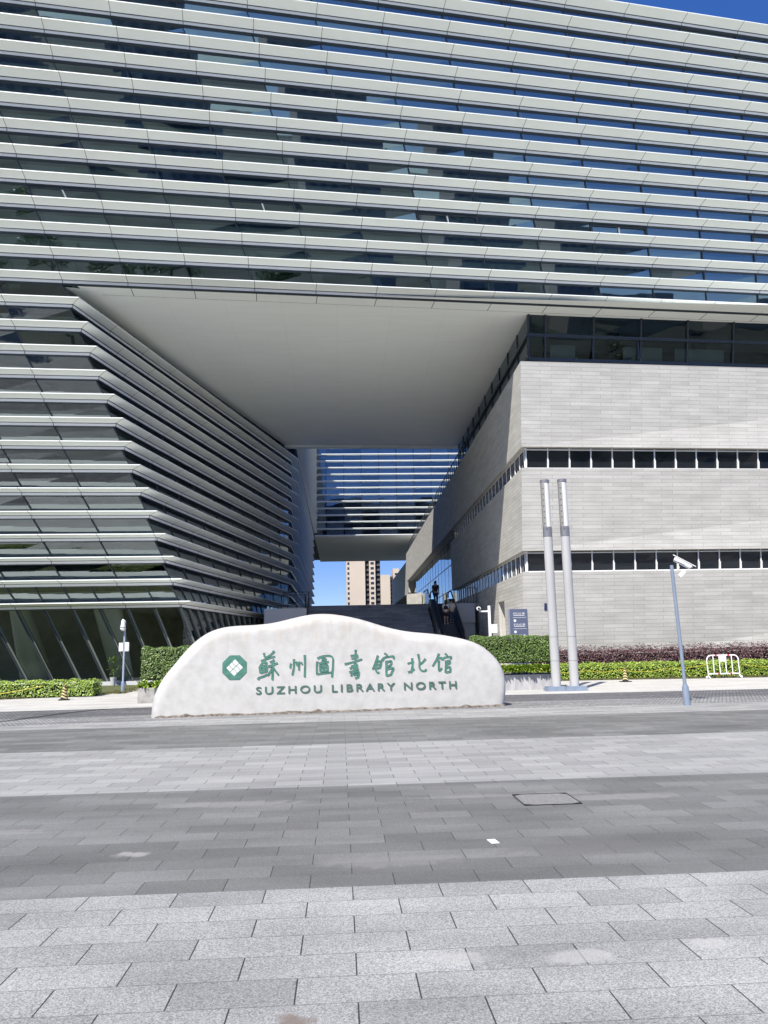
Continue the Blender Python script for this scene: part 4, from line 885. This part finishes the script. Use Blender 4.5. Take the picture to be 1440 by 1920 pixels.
# traffic cones
M_['cone_y'] = mat('cone_yellow', (.62, .52, .22), .6); M_['cone_k'] = mat('cone_black', (.02, .018, .018), .6)
def cone(loc, h, label):
    p = empty('traffic_cone', loc, .3)
    b = MB(); b.box(-.19, -.19, 0, .19, .19, .035); b.build('foot', M_['cone_k'], p, world=False)
    b = MB(); ns_ = 9; seg = 16; z0 = .035
    def pt(a, t): r = lerp(.135, .055, t); return V(r*math.cos(a), r*math.sin(a), lerp(z0, h-.07, t)+.035*math.sin(2*a)*(1 if 0 < t < 1 else 0))
    for i in range(ns_):
        for q in range(seg):
            a0, a1 = 2*math.pi*q/seg, 2*math.pi*(q+1)/seg
            b.face([pt(a0, i/ns_), pt(a1, i/ns_), pt(a1, (i+1)/ns_), pt(a0, (i+1)/ns_)], i % 2)
    b.build('striped_body', [M_['cone_k'], M_['cone_y']], p, world=False, smooth=True)
    b = MB(); b.tube([(0, 0, h-.09), (0, 0, h-.03), (0, 0, h)], [.05, .05, .03], 12); b.tube([(0, 0, h-.10), (0, 0, h-.085)], .07, 12); b.build('top_cap', mat('cone_cap', (.20, .15, .06), .5), p, world=False, smooth=True)
    return tag(p, label, 'traffic cone', 'striped cones along the hedges')
cone((-10.16, 29.75, 0), .57, 'black and yellow striped cone before the hedge left of the boulder')
cone((12.1, 33.1, 0), .60, 'black and yellow striped cone before the hedge right of the boulder')
# crowd barrier
p = empty('crowd_barrier', (17.0, 34.25, 0), -.06); RED = mat('red_clip', (.55, .03, .03), .4)
b = MB(); W_, H_ = .70, 1.0; pts = [(-W_, 0, .06), (-W_, 0, H_-.2)]
pts += [(-W_+.2-.2*math.cos(a), 0, H_-.2+.2*math.sin(a)) for a in [math.pi/2*i/5 for i in range(1, 6)]]
pts += [(W_-.2+.2*math.sin(a), 0, H_-.2+.2*math.cos(a)) for a in [math.pi/2*i/5 for i in range(0, 6)]]+[(W_, 0, .06)]
b.tube(pts, .03, 10); b.bar((-W_, 0, .20), (W_, 0, .20), .05); b.build('frame', M_['white_metal'], p, world=False, smooth=True)
for x in (-.42, -.15, .13, .40): b = MB(); b.tube([(x, 0, .2), (x, 0, H_-.01)], .022, 8); b.build('upright', M_['white_metal'], p, world=False, smooth=True)
b = MB(); b.box(-.17, -.035, H_-.27, .15, .035, H_-.02); b.build('name_panel', M_['white_metal'], p, world=False)
for s in (-1, 1):
    b = MB(); b.tube([(s*W_, -.2, .03), (s*W_, -.1, .07), (s*W_, 0, .10), (s*W_, .1, .07), (s*W_, .2, .03)], .03, 8); b.tube([(s*(W_+.03), 0, .06), (s*(W_+.10), 0, .05)], .05, 10); b.build('foot', M_['white_metal'], p, world=False, smooth=True)
for x, z in ((-.30, H_), (.26, H_), (-.22, .2), (.32, .2)): b = MB(); b.tube([(x-.04, -.02, z), (x+.04, -.02, z)], .034, 8); b.build('clip', RED, p, world=False)
tag(p, 'white tubular crowd barrier standing before the green hedge', 'barrier')
def sag(a, c, drop, n=14): return [V(*a).lerp(V(*c), i/n)-V(0, 0, drop*4*(i/n)*(1-i/n)) for i in range(n+1)]
M_['rope'] = mat('yellow_rope', (.62, .52, .05), .6)
b = MB(); b.tube(sag((12.1, 33.1, .54), (11.3, 35.84, .42), .1)+sag((11.3, 35.84, .42), (8.9, 35.85, .5), .12)[1:], .010, 6)
b.tube(sag((12.1, 33.1, .54), (12.9, 35.84, .42), .1)+sag((12.9, 35.84, .42), (15.0, 35.85, .40), .10)[1:]+sag((15.0, 35.85, .40), (16.3, 34.25, .62), .05)[1:], .010, 6)
b.tube(sag((17.7, 34.2, .62), (18.8, 35.84, .52), .05)+sag((18.8, 35.84, .52), (24, 35.85, .4), .15)[1:], .010, 6)
tag(b.build('yellow_rope', M_['rope'], smooth=True), 'yellow rope sagging from cone to crowd barrier along the right hedge', 'rope')
b = MB(); b.tube(sag((-11.25, 30.6, .50), (-13.6, 30.4, .14), .02)+sag((-13.6, 30.4, .14), (-17.5, 29.9, .55), .18)[1:], .012, 6)
tag(b.build('yellow_rope', M_['rope'], smooth=True), 'yellow rope hanging along the hedge left of the boulder', 'rope')

# ================================================================ PLANTS
def leafbox(b, x0, y0, z0, x1, y1, z1, n, size, rnd, faces='FTLR', rough=.05, mats=1, tip=0.0, shear=None):
    """leaf-sized faces spread over and just under the surface of a clipped hedge"""
    W, D, H = x1-x0, y1-y0, z1-z0; ar = {'F': W*H, 'T': W*D, 'L': D*H, 'R': D*H}; tot = sum(ar[f] for f in faces)
    for f in faces:
        for _ in range(int(n*ar[f]/tot)):
            u, v_ = rnd.random(), rnd.random(); dp = abs(rnd.gauss(0, rough))-rough*.6
            wob = .04*math.sin(9*u*W+3*v_)+.03*math.sin(4.1*u*W+1.7)
            if f == 'F': c = V(x0+W*u, y0+dp+wob*.6, z0+H*v_)
            elif f == 'T': c = V(x0+W*u, y0+D*v_, z1-dp+wob*.7+(tip*rnd.random()**4))
            elif f == 'L': c = V(x0+dp, y0+D*u, z0+H*v_)
            else: c = V(x1-dp, y0+D*u, z0+H*v_)
            a = V(rnd.gauss(0, 1), rnd.gauss(0, 1), rnd.gauss(0, 1)).normalized()
            nn = {'F': V(0, -1, .5), 'T': V(0, -.2, 1), 'L': V(-1, -.2, .4), 'R': V(1, -.2, .4)}[f]+a*.75; nn.normalize()
            tx = nn.cross(a); tx = tx.normalized() if tx.length > .01 else V(1, 0, 0); ty = nn.cross(tx); s = size*rnd.uniform(.6, 1.25)
            b.face([c-tx*s*.5, c+ty*s*.32+nn*s*.08, c+tx*s*.5, c-ty*s*.32+nn*s*.08], rnd.randrange(mats))
rn = random.Random(11)
GD = [leafmat('hedge_leaf_dark', (.035, .070, .014), (.07, .13, .024)), leafmat('hedge_leaf_mid', (.075, .14, .026), (.12, .20, .04)), leafmat('hedge_leaf_light', (.16, .24, .05), (.24, .33, .10))]
LM_ = [leafmat('lime_leaf', (.19, .31, .03), (.29, .41, .05)), leafmat('lime_leaf_dark', (.12, .20, .02), (.20, .29, .03)), leafmat('lime_leaf_pale', (.30, .42, .05), (.42, .52, .09))]
PU_ = [leafmat('purple_leaf', (.085, .036, .042), (.13, .058, .064)), leafmat('purple_leaf_dark', (.04, .02, .024), (.08, .038, .042)), leafmat('purple_leaf_light', (.14, .072, .078), (.19, .105, .11))]
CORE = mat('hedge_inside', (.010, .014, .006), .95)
TWIG = noisy('twig_bark', (.10, .08, .055), (.20, .17, .13), scale=12, rough=.9)
def hedge_box(name, x0, y0, z0, x1, y1, z1, n, size, mats, label, cat='hedge', faces='FTLR', tip=0.0, rough=.05, twigs=0, parent=None):
    p = empty(name, ((x0+x1)/2, (y0+y1)/2, 0))
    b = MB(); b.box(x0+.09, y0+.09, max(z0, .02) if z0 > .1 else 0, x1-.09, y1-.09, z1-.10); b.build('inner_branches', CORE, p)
    b = MB(); leafbox(b, x0, y0, z0+.03, x1, y1, z1, n, size, rn, faces, rough, len(mats), tip); b.build('foliage', mats, p)
    if twigs:
        b = MB()
        for i in range(twigs):
            x = lerp(x0+.1, x1-.1, (i+rn.random())/twigs); y = y0+.15+rn.random()*(y1-y0-.3)
            b.tube([V(x, y, z0+.25), V(x+rn.uniform(-.04, .04), y, (z0+.15)*.7), V(x+rn.uniform(-.06, .06), y, .42)], [.012, .015, .018], 6)
        b.build('stems', TWIG, p)
    return tag(p, label, cat)
hedge_box('clipped_hedge', -40, 31.75, 0, -9.75, 32.9, .60, 30000, .085, LM_+GD[2:3], 'low lime green clipped hedge at the foot of the left glass wall', faces='FTR', tip=.05)
hedge_box('clipped_hedge', 8.9, 35.95, 0, 34, 37.0, .64, 24000, .085, LM_, 'low lime green clipped hedge along the right lawn', faces='FT', tip=.10)
hedge_box('clipped_hedge', 8.9, 37.5, 0, 34, 38.9, 1.22, 34000, .09, PU_, 'dark purple leaved hedge against the stone wing', faces='FT', tip=.32, rough=.07)
def splay(o, x0, x1, y0, f):
    """widen a box towards the back on its right side"""
    for v in o.data.vertices: v.co.x += f*(v.co.y-y0)*max(0.0, (v.co.x-x0)/(x1-x0))
def planter(x0, y0, x1, y1, h, m, label):
    p = empty('planter_box', ((x0+x1)/2, (y0+y1)/2, 0)); b = MB()
    t = .06
    b.box(x0, y0, 0, x1, y0+t, h); b.box(x0, y1-t, 0, x1, y1, h); b.box(x0, y0+t, 0, x0+t, y1-t, h); b.box(x1-t, y0+t, 0, x1, y1-t, h); b.build('walls', m, p)
    b = MB(); b.box(x0+t, y0+t, 0, x1-t, y1-t, h-.06); b.build('soil', mat('soil', (.04, .03, .02), .95), p)
    return tag(p, label, 'planter')
planter(-6.75, 26.75, -3.9, 28.0, .50, M_['concrete'], 'weathered grey concrete planter at the left end of the boulder')
pr = planter(5.35, 28.85, 7.80, 30.6, .56, M_['concrete_pale'], 'pale planter box at the right end of the boulder')
for ch in pr.children: splay(ch, 5.35, 7.80, 28.85, .42)
hedge_box('clipped_hedge', -6.75, 27.1, .74, -3.9, 27.9, 1.80, 9000, .062, GD, 'dark green clipped hedge block growing in the left planter', twigs=12, faces='FTLR')
hr = hedge_box('clipped_hedge', 5.05, 29.2, .98, 7.95, 30.6, 1.96, 13000, .062, GD, 'dark green clipped hedge block growing in the right planter', twigs=16, faces='FTLR')
for ch in hr.children: splay(ch, 5.05, 7.95, 29.2, .42)
def fringe(x0, x1, y, z, n, label):
    """row of broad-leaved lime plants spilling over a planter edge"""
    b = MB()
    for i in range(n):
        c = V(rn.uniform(x0, x1), y+rn.uniform(-.05, .22), z+rn.uniform(-.02, .02))
        for q in range(9):
            a = rn.uniform(0, 6.28); L = rn.uniform(.14, .27); el = rn.uniform(-.5, 1.1)
            d = V(math.cos(a)*math.cos(el), math.sin(a)*math.cos(el), math.sin(el)); s_ = d.cross(V(0, 0, 1)); s_ = s_.normalized() if s_.length > .01 else V(1, 0, 0)
            p0 = c+V(0, 0, .08); m1 = p0+d*L*.55+V(0, 0, .03); tp = p0+d*L-V(0, 0, .03)
            mi = rn.randrange(3); b.face([p0, m1-s_*L*.22, tp], mi); b.face([p0, tp, m1+s_*L*.22], mi)
    return tag(b.build('lime_plants', LM_), label, 'bedding plants', kind='stuff')
fringe(-6.7, -4.2, 26.83, .50, 70, 'lime leaved bedding plants at the front of the left planter')
fringe(5.45, 7.8, 28.80, .68, 260, 'lime leaved bedding plants spilling over the right planter')
# grass blades along the lawn fronts
b = MB()
def tuft(x, y, h):
    for _ in range(5):
        a = rn.uniform(0, 6.28); d = V(math.cos(a), math.sin(a), 0)*.02; l = V(rn.uniform(-.04, .04), rn.uniform(-.04, .04), h*rn.uniform(.6, 1.2)); c = V(x+rn.uniform(-.04, .04), y+rn.uniform(-.04, .04), .006)
        b.face([c-d, c+d, c+l], rn.randrange(2))
for _ in range(2600):
    x = rn.uniform(9, 26); yf = 35.3-.13*(x-10.8); tuft(x, yf+rn.uniform(.02, .9), .06)
for _ in range(2600):
    x = rn.uniform(-17, -9.0); yf = (lerp(29.9, 31.2, (x+30)/17) if x < -13.05 else lerp(31.2, 33.2, (x+13.05)/3.3) if x < -9.75 else 33.4); tuft(x, yf+rn.uniform(.02, .8) if x < -10 or rn.random() < .3 else yf+rn.uniform(.1, 8), .07)
tag(b.build('grass', [M_['grass'], mat('dry_grass', (.17, .15, .06), .9)]), 'short grass growing along the hedge fronts', 'grass', kind='stuff')
# potted plant behind the left glass
p = empty('potted_plant', (-11.85, 41.9, 0))
b = MB(); b.tube([(0, 0, .02), (0, 0, .40), (0, 0, .44)], [.11, .17, .18], 14); b.build('pot', M_['panel_white'], p, world=False, smooth=True)
b = MB()
for _ in range(160):
    a = rn.uniform(0, 6.28); r = rn.uniform(0, .32); z = rn.uniform(.5, 1.5); c = V(r*math.cos(a), r*math.sin(a), z); d = V(rn.gauss(0, 1), rn.gauss(0, 1), rn.gauss(0, .6)).normalized(); s_ = d.cross(V(0, 0, 1)).normalized()
    b.face([c, c+d*.09+s_*.04, c+d*.2, c+d*.09-s_*.04])
b.tube([(0, 0, .4), (.02, 0, 1.3)], .015, 6); b.build('foliage', GD[1], p, world=False)
tag(p, 'white flower pot with a slim plant at the foot of the left glass', 'potted plant')

# ================================================================ FAR TOWERS
M_['tower'] = noisy('cream_render', (.52, .44, .36), (.57, .49, .41), scale=.05, rough=.85)
M_['tower_dark'] = mat('tower_recess', (.045, .04, .045), .7)
M_['tower_window'] = mat('tower_window', (.03, .035, .045), .2)
def tower(x, y, blocks, h, label, rz=0.0):
    """blocks: (x0, x1, depth offset, kind, height)"""
    p = empty('apartment_tower', (x, y, 0), rz)
    for x0, x1, dy, kind, hh in blocks:
        b = MB(); b.box(x0, dy, 0, x1, 18, hh); b.build('wall' if kind != 'recess' else 'balcony_recess', M_['tower'] if kind != 'recess' else M_['tower_dark'], p, world=False)
        n = int(hh/2.9)
        if kind in ('end', 'mid'):
            wx = x0+1.3 if kind == 'end' else (x0+x1)/2; ww = .55 if kind == 'end' else .95
            b = MB()
            for i in range(1, n): b.box(wx-ww, dy-.12, i*2.9+.6, wx+ww, dy+.05, i*2.9+2.0)
            b.build('window', M_['tower_window'], p, world=False)
        if kind == 'recess':
            b = MB()
            for i in range(1, n): b.box(x0, dy-1.0, i*2.9-.1, x1, dy, i*2.9+.12); b.box(x0, dy-1.0, i*2.9+.12, x1, dy-.9, i*2.9+1.0)
            b.build('balcony', mat('balcony_rail', (.10, .085, .08), .6), p, world=False)
    return tag(p, label, 'apartment tower', 'cream apartment towers beyond the passage')
tower(3.6, 450, [(0, 11, 0, 'end', 112), (11, 13.4, 3, 'recess', 112), (13.4, 17, .5, 'mid', 112), (17, 20, 3.5, 'recess', 110)], 112, 'tallest cream apartment tower seen through the passage')
tower(28.6, 550, [(0, 7, 0, 'plain', 53), (7, 9.3, 3, 'recess', 52), (9.3, 13.5, .5, 'mid', 57.5), (13.5, 14.5, 3, 'recess', 50)], 57, 'smaller cream apartment tower to the right beyond the passage')

# ================================================================ WHAT THE GLASS MIRRORS (south side of the plaza)
for x, y, w_, hh, lb in ((-126, -190, 22, 56, 'cream tower at the far left across the plaza, mirrored in the glass'), (-90, -175, 18, 70, 'tallest cream tower across the plaza, mirrored in the upper glass'), (-56, -190, 20, 60, 'cream tower next to the tallest one across the plaza, mirrored in the glass'), (-16, -180, 24, 50, 'mid height cream tower across the plaza, mirrored in the glass'), (34, -190, 26, 43, 'cream tower mirrored in the middle of the upper glass'), (78, -180, 24, 46, 'slightly taller cream tower mirrored right of the middle'), (122, -190, 44, 30, 'low wide cream block mirrored in the right glass'), (182, -185, 50, 24, 'lowest wide cream block mirrored at the far right')):
    p = empty('apartment_tower', (x, y, 0)); b = MB(); b.box(0, -16, 0, w_, 0, hh); b.build('wall', mat('hazy_render', (.50, .46, .41), .85), p, world=False)  # wall and window tones lightened to put haze into the colour
    b = MB()
    for i in range(1, int(hh/2.9)):
        q = 1.5
        while q < w_-3: b.box(q, -.1, i*2.9+.6, q+1.8, .06, i*2.9+2.1); q += 3.6
    b.build('windows', mat('hazy_window', (.16, .18, .20), .4), p, world=False)
    tag(p, lb, 'apartment tower')
def tree_mesh(seed, h):
    r_ = random.Random(seed); p = empty('plaza_tree', (0, 0, 0))
    b = MB(); b.tube([(0, 0, 0), (.05, .02, h*.25), (.0, .08, h*.5), (.1, 0, h*.8)], [.20, .16, .11, .03], 9)
    cl = []
    for i in range(9):
        a = r_.uniform(0, 6.28); z = h*r_.uniform(.3, .62); e = V(math.cos(a)*h*.26*r_.uniform(.6, 1), math.sin(a)*h*.26*r_.uniform(.6, 1), z+h*r_.uniform(.12, .28))
        b.tube([(0, .05, z), e.lerp(V(0, 0, z), .5)+V(0, 0, .1), e], [.07, .05, .02], 6); cl.append(e)
    b.build('trunk', TWIG, p, world=False, smooth=True)
    cl += [V(r_.gauss(0, h*.11), r_.gauss(0, h*.11), h*r_.uniform(.55, .95)) for _ in range(14)]
    b = MB()
    for c in cl:
        for _ in range(170):
            d = V(r_.gauss(0, 1), r_.gauss(0, 1), r_.gauss(0, .8)); q = c+d.normalized()*h*.095*r_.random()**.4
            n = V(r_.gauss(0, 1), r_.gauss(0, 1), r_.gauss(0, 1)+.6).normalized(); tx = n.cross(V(0, 0, 1)); tx = tx.normalized() if tx.length > .01 else V(1, 0, 0); ty = n.cross(tx); s_ = r_.uniform(.10, .19)
            b.face([q-tx*s_, q+ty*s_*.6, q+tx*s_, q-ty*s_*.6], r_.randrange(3))
    b.build('crown', GD, p, world=False); return p
t0 = tree_mesh(21, 9.5)
spots = [(-46, -17, 1.1), (-38, -21, .9), (-31, -16, 1.0), (-24, -20, 1.15), (-17, -17, .95), (-10, -22, 1.05), (4, -24, 1.1), (16, -20, .95), (28, -23, 1.1), (40, -19, 1.0), (52, -22, 1.15)]
for i, (x, y, s_) in enumerate(spots):
    o = t0 if i == 0 else t0.copy()
    if i:
        COL.objects.link(o)
        for ch in list(t0.children): c = ch.copy(); COL.objects.link(c); c.parent = o
    o.location = (x, y, 0); o.rotation_euler = (0, 0, i*1.3); o.scale = (s_, s_, s_)
    tag(o, 'leafy green plaza tree of the row facing the library, mirrored in its glass', 'tree', 'plaza trees mirrored in the library glass')
